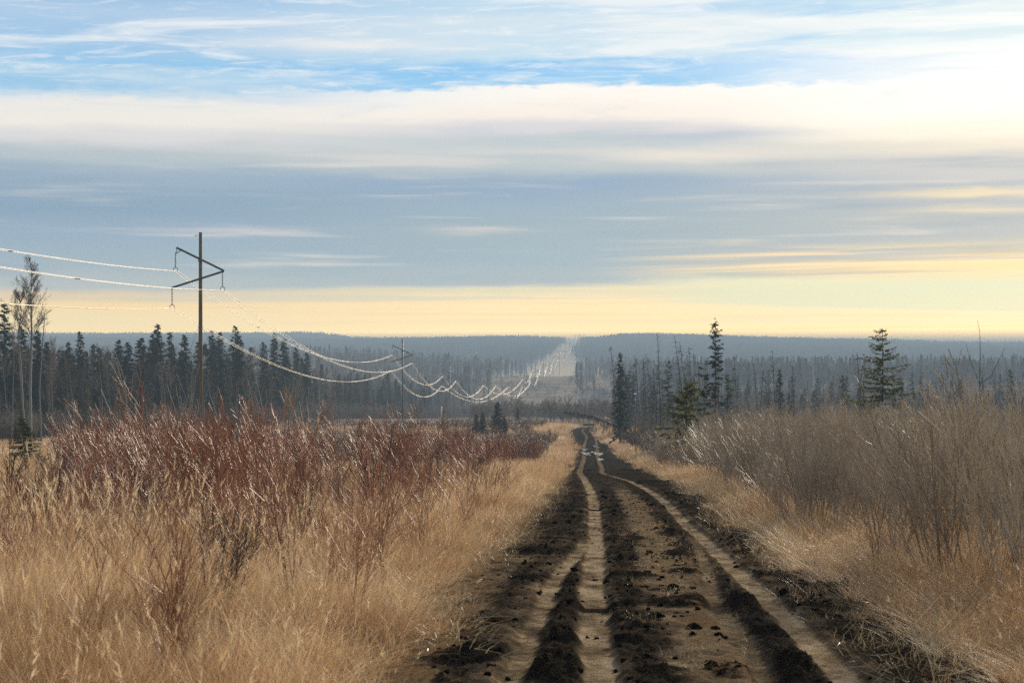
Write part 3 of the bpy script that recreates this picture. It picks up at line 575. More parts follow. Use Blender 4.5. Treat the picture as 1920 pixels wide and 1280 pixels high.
# pale straight saplings behind the red willows
sap_p = []
for k in range(5):
    g = G(); branch(g, [0, 0, -.2], [U_(-.12, .05), U_(-.1, .1), 1], 1.0, .0055, 0, 1, (9, 4), .38, .05, .45, 4, .035, .0018, .3); sap_p.append(g.mesh('sapling_stem', M_aspen))
SAP = []
for me in sap_p:
    r0 = bpy.data.objects.new('bare_sapling', None); COL.objects.link(r0); link('stem', me, r0); SAP.append(r0)
sl_ = [(230,742),(255,640),(290,705),(300,765),(330,700),(352,735),(395,715),(420,700),(448,665),(470,690),(485,735),(520,690),(550,730),(575,700),(600,745),(250,700),(205,738),(160,745),(370,660),(310,655),(635,735),(660,752),(500,655),(536,660),(410,752),(440,742),(570,748),(345,675),(130,770),(275,740)]
for k, (x, y) in enumerate(sl_):
    Y_ = U_(110, 185); X_ = (x - 960) / FP * Y_; zt = CAMZ + (HZ - y) / FP * Y_; z0 = float(zg(X_, Y_)); h = max(2.5, zt - z0)
    o = SAP[k] if k < 5 else copy_thing(SAP[k % 5], (0, 0, 0)); o.location = (X_, Y_, z0); o.scale = (h, h, h); o.rotation_euler = (U_(-.1, .1), U_(-.22, .02), U_(0, 6.28))
    tag(o, 'thin pale bare sapling rising above the red willow thicket', 'sapling', 'bare saplings above the willows')
# ------------------------------------------------------------------ trees
def spruce(H, Rm, base=.08, nwh=34, nbr=6, spray=.3, ns=7, droop=.35, pw=.75, gap=0.0, jag=.3, rt=None, thin=.35, tint=.5, lopt=0.0):
    """returns trunk and crown collectors; sprays are many small pointed leaf faces set along drooping limbs"""
    tk = G(); cr = G(); rt = rt or H * .011
    tk.tube([[0, 0, -.4], [0, 0, H * .5], [0, 0, H * .99]], [rt, rt * .6, .012], 6, [.3, .5, .6])
    V = []; A = []
    for i in range(nwh):
        f = i / (nwh - 1); z = H * (base + (1 - base) * f ** .92) * .985; R0 = Rm * (1 - f) ** pw + .05 * Rm
        for b in range(nbr):
            if rng.random() < gap: continue
            th = U_(0, 6.28); L = R0 * U_(1 - jag, 1 + jag); zz = z + U_(-.5, .5) * H / nwh
            up0 = .5 * f - .1; dz = -droop * L * (1 - .7 * f)
            pts = [np.array([0, 0, zz])]; u = np.array([math.cos(th), math.sin(th), 0])
            for t in (.35, .7, 1.0): pts.append(np.array([0, 0, zz]) + u * L * t + np.array([0, 0, 1]) * (dz * t * (1.35 - .55 * t) + up0 * L * t * t))
            if L > .4: cr.tube(pts, [rt * .14 * (1 - f) + .006, .01, .008, .004], 3, .05)
            m_ = max(2, int(ns * (L / Rm) ** .7 + 1))
            for k in range(m_):
                t = (k + U_(0, 1)) / m_; i0 = min(2, int(t * 3)); c = pts[i0] + (pts[i0+1] - pts[i0]) * (t * 3 - i0)
                for sgn in (-1, 1, 0):
                    s = spray * U_(.6, 1.25) * (.55 + .45 * L / Rm); side = np.array([-u[1], u[0], 0]) * sgn
                    d = nrm(u * U_(.4, .9) + side * U_(.5, 1.0) + np.array([0, 0, U_(-.55, .15)])); wv = nrm(np.cross(d, [0, 0, 1]) + rng.normal(0, .35, 3)) * s * thin * .5
                    c2 = c + rng.normal(0, .04 * spray, 3)
                    V += [c2 - wv * .6, c2 + wv * .6, c2 + d * s * .55 + wv, c2 + d * s * .55 - wv * 1.0, c2 + d * s]; A += [np.clip(tint + rng.normal(0, .2), 0, 1)] * 5
    V = np.array(V); n = len(V) // 5; o = np.arange(n)[:, None] * 5
    cr.add(V, o + np.array([[0, 1, 2, 3]]), o + np.array([[3, 2, 4]]), A); return tk, cr
def tree_thing(name, tk, cr, mt, mc, cn='crown'):
    r = bpy.data.objects.new(name, None); COL.objects.link(r)
    link('trunk', tk.mesh('trunk', mt), r); link(cn, cr.mesh(cn, mc), r); return r
def set_thing(proto, first, loc, rz, sc, tilt=(0, 0)):
    if first: proto.location = loc; proto.rotation_euler = (tilt[0], tilt[1], rz); proto.scale = sc if not np.isscalar(sc) else (sc,) * 3; return proto
    return copy_thing(proto, loc, rz, sc, tilt=tilt)
class Stand:                                    # copies of a few tree kinds; the first use moves the prototype itself
    def __init__(s, protos): s.p = protos; s.used = [False] * len(protos)
    def put(s, X, Y, H, k=None, wid=1.0, tilt=(0, 0), dz=0.0, rz=None):
        k = int(rng.integers(0, len(s.p))) if k is None else k; first = not s.used[k]; s.used[k] = True
        h = H / s.p[k]['h0']; return set_thing(s.p[k], first, (X, Y, float(zg(X, Y)) + dz), U_(0, 6.28) if rz is None else rz, (h * wid, h * wid, h), tilt)
    def done(s):
        for p, u in zip(s.p, s.used):
            if not u:
                for c in list(p.children): bpy.data.objects.remove(c)
                bpy.data.objects.remove(p)
        for p in s.p:
            try:
                for o in bpy.data.objects:
                    if 'h0' in o: del o['h0']
            except ReferenceError: pass
def mk(name, H, mt, mc, *a, cn='crown', **k):
    tk, cr = spruce(H, *a, **k); r = tree_thing(name, tk, cr, mt, mc, cn); r['h0'] = H; return r
spr = Stand([mk('spruce_tree', 15, M_bark, M_spr, rm, base=b, nwh=38, nbr=7, spray=.62, ns=5, droop=dr, pw=p, gap=gp, jag=.35, thin=.55) for rm, b, dr, p, gp in
             [(1.9, .10, .35, .8, .05), (1.5, .16, .5, .6, .12), (2.2, .06, .35, .9, .05), (1.2, .25, .55, .5, .2), (1.7, .12, .45, .75, .15)]])
def aspen(H, nlimb, crown0=.45, r0=.12, spread=.5, bushy=(9, 4)):
    tk = G(); cr = G(); pts = [np.array([0, 0, -.3])]; d = np.array([0, 0, 1.])
    for i in range(8): d = nrm(d + rng.normal(0, .03, 3) * [1, 1, 0]); pts.append(pts[-1] + d * H * .98 / 8)
    tk.tube(pts, np.linspace(r0, .015, 9), 6, np.linspace(.85, .35, 9))
    for i in range(nlimb):
        t = crown0 + (1 - crown0) * (i + .5) / nlimb; f = t * 8; k = min(7, int(f)); q = pts[k] + (pts[k+1] - pts[k]) * (f - k); th = U_(0, 6.28)
        branch(cr, q, [math.cos(th) * spread, math.sin(th) * spread, 1], H * (.10 + .30 * (1 - t)) * U_(.8, 1.2), r0 * .32 * (1.15 - t), 0, 2, bushy, .5, .08, .25, 3, .08, .009, .4)
    return tk, cr
def mk_a(H, *a, **k):
    tk, cr = aspen(H, *a, **k); r = tree_thing('aspen_tree', tk, cr, M_aspen, M_und, 'branches'); r['h0'] = H; return r
asp = Stand([mk_a(15, 16, .4), mk_a(15, 14, .5, .10, .35), mk_a(15, 18, .3, .11, .45), mk_a(15, 12, .6, .13, .5)])
# left tree line: its front edge runs from 290 m on the left to 800 m near the middle
TLX = np.array([-80, 60, 180, 320, 450, 560, 640, 720, 800, 870]); TLY = np.array([275, 290, 320, 345, 380, 450, 540, 620, 760, 880])
ln = lambda px: float(np.interp(px, TLX, TLY))
named = [(8,568,0,'tall dark spruce cut by the left edge of the photo'),(40,610,3,'ragged spruce just left of the tall bare tree with the round crown'),(70,618,1,'ragged spruce just right of the tall bare tree'),
         (150,620,0,'pointed dark spruce well right of the tall bare tree'),(128,640,1,None),(185,650,3,None),(222,636,1,None),(240,640,3,None),(222,660,0,None),(270,650,3,None),(295,606,1,'narrow spruce, the tallest left of the power pole'),
         (286,625,1,None),(318,622,2,'dense spruce between the narrow tallest spruce and the power pole'),(345,626,3,None),(397,618,1,None),(412,622,1,None),(441,609,4,'ragged tall spruce, the highest to the right of the power pole'),(450,628,0,None),
         (515,624,1,'slim spruce with a pointed top halfway between the two nearest poles'),(533,634,3,None),(494,640,0,None),(30,650,0,None),(88,640,2,None),(110,655,0,None),(370,640,2,None),(265,632,3,None),(470,650,2,None),(555,650,1,None),(575,660,3,None)]
nsp = 0
for (x, yt, k, lb) in named:
    Y_ = ln(x) + U_(0, 14); X_ = (x - 960) / FP * Y_; H = CAMZ + (HZ - yt) / FP * Y_ - float(zg(X_, Y_))
    o = spr.put(X_, Y_, H, k, U_(.85, 1.1)); nsp += 1
    tag(o, lb or 'dark spruce in the crowded tree line beyond the field', 'spruce', 'spruces in the left tree line')
for i in range(105):
    x = U_(-20, 860) if i < 75 else U_(560, 880); Y_ = ln(x) * (1 + U_(.0, .16)); X_ = (x - 960) / FP * Y_; H = U_(9, 14.5) if x < 580 else U_(9, 14)
    o = spr.put(X_, Y_, H, None, U_(.75, 1.1)); tag(o, 'dark spruce in the crowded tree line beyond the field', 'spruce', 'spruces in the left tree line')
for i in range(130):
    x = U_(-20, 880); Y_ = ln(x) * (1 + U_(-.06, .10)); X_ = (x - 960) / FP * Y_
    o = asp.put(X_, Y_, U_(7, 14.5), None, U_(.8, 1.2), (U_(-.05, .05), U_(-.06, .06))); tag(o, 'bare pale-trunked aspen among the dark spruces of the tree line', 'aspen', 'bare aspens in the left tree line')
# scrubby undergrowth at the foot of that tree line
P_und = proto_coll('undergrowth', [shrub(4.5, 10, 2.2, .05, (7, 4), .42, 2, .3, .04, .02).mesh('undergrowth', M_und) for _ in range(3)])
xx = U_(-60, 900, 700); yy = np.interp(xx, TLX, TLY) * (1 + U_(-.05, .12, 700)); XX = (xx - 960) / FP * yy
scatter('tree_line_undergrowth', P_und, *place(XX, yy, 3, .6, 1.1, .06), 'tangled grey undergrowth at the foot of the left tree line', 'shrubs')
# the tall bare poplar with a round crown
def rise(name, X, Y, H, mt, mc, build, label, cat, cn='branches', dz=0):
    tk, cr = build(H); r = tree_thing(name, tk, cr, mt, mc, cn); r.location = (X, Y, float(zg(X, Y)) + dz); tag(r, label, cat); return r
def poplar(H):
    tk = G(); cr = G()
    tk.tube([[0,0,-.3],[-.1,0,H*.3],[.1,0,H*.6],[0,0,H*.8],[.05,0,H]], [.2,.17,.12,.08,.02], 7, [.9,.8,.5,.3,.2])
    tk.tube([[-.6,.3,-.3],[-1.1,.2,H*.2],[-1.3,0,H*.42],[-1.7,0,H*.6],[-1.3,0,H*.72],[-1.4,0,H*.8]], [.13,.12,.10,.08,.05,.02], 6, [.9,.8,.6,.3,.2,.2])
    for i in range(80):
        t = U_(.55, .99); th = U_(0, 6.28); base = [0, 0, H * t] if rng.random() < .75 else [-1.35, 0, H * min(t, .78)]
        branch(cr, base, [math.cos(th) * .62, math.sin(th) * .62, .9], H * (.05 + .30 * (1.05 - t)) * U_(.6, 1.05), .035, 0, 2, (8, 4), .55, .06, .15, 3, .09, .011, .4)
    return tk, cr
Y_ = 262; rise('poplar_tree', (58 - 960) / FP * Y_, Y_, CAMZ + (HZ - 492) / FP * Y_ - float(zg(-63, Y_)), M_aspen, M_und, poplar, 'tall bare poplar with a round twiggy crown above the left tree line', 'poplar')
def snagfork(H):
    tk = G(); cr = G(); tk.tube([[0,0,-.3],[-.3,0,H*.4],[.2,0,H*.8],[.5,0,H]], [.12,.1,.06,.02], 6, .5)
    for i in range(9): branch(cr, [.1 + .3 * (i / 9.), 0, H * (.6 + .04 * i)], [U_(-.8, .8), U_(-.5, .5), .8], 1.3 * U_(.5, 1), .03, 0, 1, (3, 2), .5, .0, .2, 3, .1, .012)
    return tk, cr
rise('dead_aspen', (78 - 960) / FP * 262, 262, CAMZ + (HZ - 578) / FP * 262 - float(zg(-62, 262)), M_aspen, M_dead, snagfork, 'thin dead aspen with broken top right of the round-crowned poplar', 'dead tree')
o = asp.put((22 - 960) / FP * 268, 268, 17, 3, .7, (0, -.13)); tag(o, 'pale leaning aspen trunk at the left edge of the tree line', 'aspen')
# small spruces on the open ground
yng = Stand([mk('young_spruce', 4, M_bark, M_spr2, rm, base=.04, nwh=22, nbr=7, spray=.30, ns=6, droop=.15, pw=.85, gap=.05, jag=.3, thin=.45, rt=.05) for rm in (1.15, .9)])
dsm = Stand([mk('small_spruce', 4.5, M_bark, M_spr, rm, base=.04, nwh=24, nbr=8, spray=.34, ns=6, droop=.15, pw=.8, gap=.03, jag=.25, thin=.5, rt=.05) for rm in (1.2, .85)])
def at_px(stand, x, ytop, ybase, k, wid, label, Y=None, cat='spruce', group=None, tilt=(0, 0)):
    Y_ = Y or Yof(ybase); X_ = (x - 960) / FP * Y_; H = CAMZ + (HZ - ytop) / FP * Y_ - float(zg(X_, Y_)); o = stand.put(X_, Y_, H, k, wid, tilt); return tag(o, label, cat, group)
at_px(yng, 45, 784, 852, 0, 1.5, 'small green spruce on open grass near the left edge', 125)
at_px(yng, 97, 820, 842, 1, 1.5, 'low round spruce seedling right of the small green spruce')
at_px(yng, 42, 735, 815, 1, .8, 'slim green spruce at the forest foot behind the small one', 265)
for (x, yt, k, wd, lb) in [(933, 753, 0, 1.05, 'largest of the dark small spruces left of the track'), (905, 772, 1, 1.1, 'small dark spruce in the middle of the cluster of four'), (893, 776, 1, 1.1, 'leftmost small dark spruce of the cluster of four'), (946, 779, 1, 1.0, 'lowest small spruce at the right of the cluster of four')]:
    at_px(dsm, x, yt, 812, k, wd, lb, 318 + U_(-5, 5), group='cluster of small spruces')
at_px(dsm, 971, 762, 812, 1, .9, 'single small spruce between the dark cluster and the track', 420)
for x, yt in ((540, 745), (430, 750), (160, 720), (470, 735), (225, 728)):
    at_px(yng, x, yt, 800, int(U_(0, 2)), .7, 'green young spruce at the foot of the left tree line', ln(x) - 12, group='young spruces at the forest foot')
# right: the big open-grown spruce, the bushy young one, the slim tall ones
def one(name, x, ytop, Y, label, Rm, mc=M_spr2, tilt=(0, 0), **k):
    X = (x - 960) / FP * Y; H = CAMZ + (HZ - ytop) / FP * Y - float(zg(X, Y)); tk, cr = spruce(H, Rm, **k); r = tree_thing(name, tk, cr, M_bark, mc)
    r.location = (X, Y, float(zg(X, Y))); r.rotation_euler = (tilt[0], tilt[1], U_(0, 6.28)); tag(r, label, 'spruce'); return r
one('spruce_tree', 1655, 612, 130, 'open-grown green spruce with tiered limbs above the grey thicket on the right', 2.35, base=.2, nwh=24, nbr=6, spray=.36, ns=16, droop=.12, pw=.72, gap=.12, jag=.4, thin=.34, rt=.085, tint=.7)
one('young_spruce', 1286, 713, 105, 'bushy yellow-green young spruce leaning out of the thicket beside the track', 1.0, base=.33, nwh=14, nbr=6, spray=.30, ns=9, droop=.05, pw=.35, gap=.2, jag=.5, thin=.45, rt=.05, tint=.85)
one('young_spruce', 1505, 772, 75, 'sparse small spruce half hidden in the grey twigs', .7, base=.2, nwh=9, nbr=4, spray=.2, ns=6, droop=.05, pw=.5, gap=.3, jag=.4, thin=.4, rt=.03, tint=.5)
one('slim_spruce', 1342, 596, 180, 'tallest slim spruce with tufted crown, standing alone against the sky', .52, M_spr, base=.42, nwh=40, nbr=4, spray=.34, ns=3, droop=.35, pw=.25, gap=.38, jag=.6, thin=.5, rt=.10, tint=.45)
one('slim_spruce', 1163, 660, 262, 'narrow dark spruce right beside the fallen tree', .95, M_spr, base=.12, nwh=44, nbr=6, spray=.45, ns=4, droop=.75, pw=.7, gap=.05, jag=.35, thin=.5, rt=.13, tint=.4)
one('slim_spruce', 1322, 684, 150, 'thin stem with two dark tufts left of the tallest slim spruce', .5, M_spr, base=.55, nwh=9, nbr=4, spray=.35, ns=4, droop=.1, pw=.2, gap=.45, jag=.4, thin=.5, rt=.05, tint=.45)
one('slim_spruce', 1363, 694, 150, 'thin stem with one pale tuft right of the tallest slim spruce', .45, M_spr2, base=.75, nwh=6, nbr=3, spray=.3, ns=3, droop=.1, pw=.2, gap=.3, jag=.4, thin=.5, rt=.04, tint=.45)
# dead snags
def snag(H, nb, L, droop=.35, rt=.07, start=.35):
    tk = G(); cr = G(); tk.tube([[0, 0, -.3], [U_(-.1, .1), 0, H * .5], [0, 0, H]], [rt, rt * .7, .015], 5, .3)
    for i in range(nb):
        t = U_(start, 1); th = U_(0, 6.28); l = L * (1.15 - t) * U_(.4, 1.2) + .1; u = np.array([math.cos(th), math.sin(th), 0]); b = np.array([0, 0, H * t])
        cr.tube([b, b + u * l * .6 + [0, 0, -droop * l * .3], b + u * l + [0, 0, -droop * l]], [.022, .016, .008], 3, .4)
        if rng.random() < .5: q = b + u * l * .6; cr.tube([q, q + rng.normal(0, l * .25, 3) + [0, 0, -.1]], [.012, .006], 3, .4)
    return tk, cr
def snag_at(x, yt, Y, label, nb, L, lean=0.0, **k):
    X = (x - 960) / FP * Y; H = CAMZ + (HZ - yt) / FP * Y - float(zg(X, Y)); tk, cr = snag(H, nb, L, **k); r = tree_thing('dead_spruce', tk, cr, M_dead, M_dead, 'branches')
    r.location = (X + H * math.sin(-lean), Y, float(zg(X, Y))); r.rotation_euler = (0, lean, 0); tag(r, label, 'dead tree'); return r
snag_at(1233, 626, 220, 'tall dead spruce pole left of the leaning one, bare tip against the far ridge', 90, 1.0, -.03)
snag_at(1265, 628, 200, 'leaning dead spruce with drooping top behind the bushy young spruce', 60, .9, -.13)
snag_at(1448, 655, 230, 'dead spruce with short drooping twigs between the slim spruce and the green one', 80, 1.2, -.04)
snag_at(1770, 663, 240, 'dead spruce leaning left near the forked bare sapling', 70, 1.4, -.30)
snag_at(1207, 672, 330, 'thin dead pole close right of the narrow dark spruce', 60, .8)
snag_at(1320, 700, 330, 'short dead pole behind the bushy young spruce', 50, .8)
def forked(H):
    tk = G(); cr = G(); f = H * .60
    tk.tube([[0,0,-.2],[.03,0,f*.5],[0,0,f],[.02,0,H*.8],[.0,0,H*.93],[-.1,0,H]], [.035,.03,.022,.016,.012,.007], 5, .35)
    for sx, ex, ez, hm in ((-1, -.62, .24, .85), (1, 1.15, .22, .5)):
        cr.tube([[0, 0, f], [ex * .45, 0, f + H * ez * .45 * hm], [ex * .85, 0, f + H * ez * .8], [ex, 0, f + H * ez * 1.05]], [.02, .016, .012, .006], 4, .4)
    for i in range(10): branch(cr, [0, 0, H * U_(.25, .6)], [U_(-1, 1), U_(-1, 1), .8], U_(.3, .9), .010, 0, 1, (3, 2), .5, .0, .4, 3, .1, .005)
    return tk, cr
rise('bare_sapling', (1837 - 960) / FP * 92, 92, CAMZ + (HZ - 601) / FP * 92 - float(zg(21.6, 92)), M_dead, M_dead, forked, 'tall bare sapling forking into three thin stems at the right', 'sapling')
# thin dead poles in the marsh on the right
ds = Stand([])
for k in range(5):
    tk, cr = snag(7, 55, .6 + .12 * k, .4, .05, .25); r = tree_thing('dead_pole_tree', tk, cr, M_dead, M_dead, 'branches'); r['h0'] = 7; ds.p.append(r); ds.used.append(False)
bs = Stand([mk('black_spruce', 7, M_bark, M_spr, rm, base=b, nwh=26, nbr=5, spray=.34, ns=3, droop=.5, pw=.5, gap=.15, jag=.4, thin=.5, rt=.05) for rm, b in ((.55, .2), (.7, .12), (.45, .35))])
for i in range(150):
    Y_ = 220 + 330 * U_(0, 1) ** 1.0; x = U_(1150, 1940); X_ = (x - 960) / FP * Y_
    if X_ < EDGE_R(min(Y_, 394)) + 4: continue
    o = ds.put(X_, Y_, U_(6, 12) * (1.3 if x < 1330 else 1), None, 1, (U_(-.1, .1), rng.normal(-.02, .07))); tag(o, 'thin dead tree among many in the hazy marsh on the right', 'dead tree', 'dead trees in the right-hand marsh')
for i in range(80):
    Y_ = U_(300, 800); x = U_(1140, 1940) if i > 10 else U_(1140, 1240); X_ = (x - 960) / FP * Y_
    o = bs.put(X_, Y_, U_(7, 12.5), None, U_(.8, 1.2), (0, rng.normal(0, .03))); tag(o, 'narrow black spruce spike in the hazy marsh on the right', 'spruce', 'black spruces in the right-hand marsh')
for s in (spr, asp, yng, dsm, ds, bs): s.done()
# fallen spruce across the track
A = P3(1182, 828, 296); B = P3(1056, 772, 345); A[2] = float(zg(A[0], A[1])) + .8; Lf = np.linalg.norm(B - A)
tk = G(); cr = G(); pts = [A + (B - A) * t + np.array([0, 0, .9 * math.sin(math.pi * t)]) for t in np.linspace(0, 1, 8)]
tk.tube(pts, np.linspace(.20, .05, 8), 7, .4)
for i in range(230):
    t = U_(.03, .99) ** .8; f = t * 7; k = min(6, int(f)); q = pts[k] + (pts[k+1] - pts[k]) * (f - k); L = (1 - t) * 1.9 + .4
    d = nrm(np.array([U_(-1, 1), U_(-.6, .6), U_(-1.25, .55)]) + .5 * nrm(B - A)); L *= U_(.3, 1) * (1.5 if d[2] < 0 and t < .5 else .8)
    e = q + d * L + [0, 0, -.15 * L]; e[2] = max(e[2], float(zg(e[0], e[1])) + .05)
    cr.tube([q, (q + e) / 2 + [0, 0, .08 * L], e], [.05, .035, .012], 3, .2)
    for j in range(4): s = q + (e - q) * U_(.3, 1); cr.tube([s, s + rng.normal(0, .18, 3) + [0, 0, -.2]], [.03, .012], 3, .2)
r = tree_thing('fallen_spruce', tk, cr, M_dead, M_dead, 'branches'); tag(r, 'dead spruce toppled across the muddy track, its thin top hanging left', 'fallen tree')
# ------------------------------------------------------------------ distant woods
def lowtree(kind, H):
    g = G()
    if kind == 0:                                # spruce
        Rm = H * U_(.10, .15); V = []; A = []
        g.tube([[0, 0, -1], [0, 0, H]], [.14, .02], 3, .1)
        for i in range(46):
            f = rng.random() ** .8; z = H * (.12 + .88 * f); th = U_(0, 6.28); L = Rm * (1 - f) ** .7 * U_(.6, 1.3) + .15; u = np.array([math.cos(th), math.sin(th), 0]); s = np.array([-u[1], u[0], 0]) * U_(.35, .7)
            V += [[0, 0, z + .5], list(u * L * .6 + s + [0, 0, z - .2]), list(u * L + [0, 0, z - .9]), list(u * L * .6 - s + [0, 0, z - .2])]; A += [U_(.0, .3)] * 4
        V = np.array(V); g.add(V, np.arange(len(V)).reshape(-1, 4), None, A)
    else:                                        # bare aspen
        g.tube([[0, 0, -1], [U_(-.3, .3), 0, H * .6], [0, 0, H * .97]], [.13, .10, .03], 3, [.9, .8, .6])
        for i in range(26):
            t = U_(.4, .97); th = U_(0, 6.28); l = H * .30 * (1.1 - t) * U_(.6, 1.2) + .5; b = np.array([0, 0, H * t]); e = b + np.array([math.cos(th) * l * .55, math.sin(th) * l * .55, l * .9])
            g.tube([b, e], [.06, .025], 3, .6)
            for j in range(3): q = b + (e - b) * U_(.2, 1); g.tube([q, q + np.array([U_(-.7, .7), U_(-.7, .7), U_(.5, 1.3)])], [.035, .015], 3, .6)
    return g
wk = [0, 1, 1, 1, 1, 1]
P_w = proto_coll('wood_tree', [lowtree(k, 15 if k else 16).mesh('wood_tree', M_far) for k in wk])
def grove(n, rad):
    g = G()
    for i in range(n):
        t = lowtree(1 if rng.random() < .72 else 0, U_(12, 16)); x, y = U_(-rad, rad, 2)
        V = np.vstack(t.v) + [x, y, 0]; g.add(V, np.vstack(t.q), None, np.concatenate(t.a))
    return g
P_gr = proto_coll('grove', [grove(14, 13).mesh('grove', M_far) for _ in range(4)])
CL_Y = [270, 380, 500, 700, 900, 1100, 1500, 1700, 2500, 3400, 4500, 5200]
CL_L = Curve1(list(zip(CL_Y, [-66, -60, -48, -40, -20, -18, -12, 2, 28, 67, 109, 136]))); CL_R = Curve1(list(zip(CL_Y, [20, 24, 30, 44, 56, 60, 74, 62, 82, 121, 167, 196])))
def kwood(X, Y):
    f = 30 * (fbm(X, Y, 1/60., 3) - .5) * sst(Y, 1700, 1400) + 8 * (fbm(X, Y, 1/25., 3) - .5); inn = (X > CL_L(Y) + f) & (X < CL_R(Y) + f * .6)
    isl = (Y > 1180) & (Y < 1420) & (X > .034 * Y - 2) & (X < .0415 * Y)          # a tongue of trees between power line and track
    k = ~inn | isl
    k &= ~((X > 0) & (Y < 960 + 40 * fbm(X, Y, 1/60., 2)))                     # marsh on the right stays open
    k &= ~((X < 0) & (Y < np.interp(960 + FP * X / Y, TLX, TLY) * 1.06))
    return k
X, Y = fill(285, 1350, .013, .34, kwood)
P, r_, s_, p_ = place(X, Y, 6, .55, 1.12, .03); nsd = fbm(X, Y, 1/70., 3); p_ = np.where((nsd > .56) & (U_(0, 1, len(X)) < .7), 0, p_)
scatter('forest_band', P_w, P, r_, s_, p_, 'grey leafless forest with dark spruces across the valley', 'forest')
X, Y = fill(1350, 2700, .006, .31, kwood)
P, r_, s_, p_ = place(X, Y, 6, .6, 1.15, .02)
scatter('valley_forest', P_w, P, r_, s_, p_, 'hazy leafless forest on the slopes behind the valley', 'forest')
X, Y = fill(2700, 5000, .0016, .31, kwood)
scatter('ridge_forest', P_gr, *place(X, Y, 4, .8, 1.1, .01), 'blue-grey forest covering the far ridge on both sides of the cut', 'forest')
X, Y = fill(5000, 6000, .0012, -.04, lambda X, Y: Y > 0, -.31)
scatter('farthest_forest', P_gr, *place(X, Y, 4, .9, 1.2, .01), 'palest blue forest on the farthest ridge at the left', 'forest')
X, Y = fill(1000, 1650, .009, .03, lambda X, Y: (X > CL_L(Y)) & (U_(0, 1, len(X)) < .5 * sst(fbm(X, Y, 1/30., 3), .45, .6)), -.02)
P, r_, s_, p_ = place(X, Y, 4, .5, .8, .05); scatter('clearing_brush', P_mid, P, r_, s_, p_, 'dark brush dotting the grassy slope under the line', 'shrubs')
# ------------------------------------------------------------------ power line
def pmat(name, col, rough, metal=0.0, spec=.5):
    m = bpy.data.materials.new(name); m.use_nodes = True; t = NT(m.node_tree); o = t.n('ShaderNodeOutputMaterial')
    nz = t.noise(t.n('ShaderNodeTexCoord').outputs['Object'], 2.5, 5, .6)
    c = t.mix(t.smooth(nz, .3, .7), (*[x * .75 for x in col], 1), (*[min(1, x * 1.15) for x in col], 1))
    t.put(o.inputs[0], t.n('ShaderNodeBsdfPrincipled', {'Base Color': c, 'Roughness': rough, 'Metallic': metal, 'Specular IOR Level': spec}).outputs[0]); return m
M_pole = pmat('weathered_pole_wood', (.14, .10, .065), .8, 0, .2); M_steel = pmat('dark_galvanised_steel', (.07, .07, .075), .5, .6)
M_ins = pmat('insulator_glass', (.10, .13, .13), .25); M_wire = pmat('aluminium_strand', (.52, .47, .40), .33, 1.0); M_conc = pmat('pale_pole', (.42, .40, .38), .7, 0, .3)
PT = {'top_left': ((-2.39, -1.67), (-2.60, -4.03)), 'right': ((2.47, -4.05), (2.36, -6.07)), 'low_left': ((-3.0, -5.85), (-2.96, -7.95))}
HP = 24.5
def make_pole():
    r = bpy.data.objects.new('power_pole', None); COL.objects.link(r)
    g = G(); g.tube([[0, 0, 0], [0, 0, HP * .5], [0, 0, HP]], [.26, .22, .17], 12, .5, True); link('pole_shaft', g.mesh('pole_shaft', M_pole), r)
    T_ = HP; rt = np.array([2.55, -.22, T_ - 4.08])
    for a in ([-2.5, -.22, T_ - 1.62], [-3.08, -.22, T_ - 5.88]):
        g = G(); g.tube([a, rt], [.11, .11], 6, .5, True); pz = T_ - (3.0 if a[2] > T_ - 3 else 4.95); g.box([0, -.12, pz], [.42, .3, .22])
        c = link('crossarm', g.mesh('crossarm', M_steel, False), r)
        if a[2] > T_ - 3: g = G(); g.tube([[-2.0, -.22, T_ - 1.9], [-2.55, -.22, T_ - 2.25]], [.045, .045], 5); g.tube([[-2.45, -.22, T_ - 1.7], [-2.58, -.22, T_ - 2.3]], [.04, .04], 5); link('bracket', g.mesh('bracket', M_steel), c)
    for k, ((ax, az), (wx, wz)) in PT.items():
        z1 = T_ + az - (.55 if k == 'top_left' else .12); z0 = T_ + wz + .30; g = G(); n = 11
        g.tube([[wx, -.22, z1 + .1], [wx, -.22, z0]], [.02, .02], 5)
        for i in range(n): zc = z1 - (z1 - z0) * (i + .6) / n; g.lathe([(.01, zc + .05), (.05, zc + .04), (.115, zc - .01), (.10, zc - .03), (.03, zc - .02), (.01, zc - .04)], (wx, -.22, 0), 8)
        s = link('insulator_string', g.mesh('insulator_string', M_ins), r)
        g = G(); g.tube([[wx - .24, -.22, z0 - .08], [wx, -.22, z0 + .05], [wx + .24, -.22, z0 - .08]], [.035, .05, .035], 5, .5, True)
        for e in (-.225, .225): g.tube([[wx + e, -.22, z0 - .06], [wx + e, -.22, T_ + wz + .03]], [.03, .03], 5); g.box([wx + e, -.22, T_ + wz], [.06, .30, .07])
        link('yoke', g.mesh('yoke', M_steel), s)
    for sx in (-1, 1):
        g = G(); g.tube([[sx * .1, 0, T_ - 9.7], [sx * 5.5, 2.0, T_ - HP + 1.0]], [.014, .014], 4); link('guy_wire', g.mesh('guy_wire', M_steel), r)
    g = G(); g.tube([[0, 0, T_ - .3], [-.45, 0, T_ - .33]], [.025, .02], 5); g.box([-.5, 0, T_ - .36], [.12, .1, .1]); link('earth_wire_clip', g.mesh('earth_wire_clip', M_steel), r)
    return r
POLES = [(376, 435.6, 210), (754.8, 635, 502), (843, 684, 763), (988, 698, 1250), (1003.7, 684, 1450), (1019, 677, 1780), (1031, 673, 2150), (1042, 664, 2700), (1052, 652, 3400), (1060, 639, 4350)]
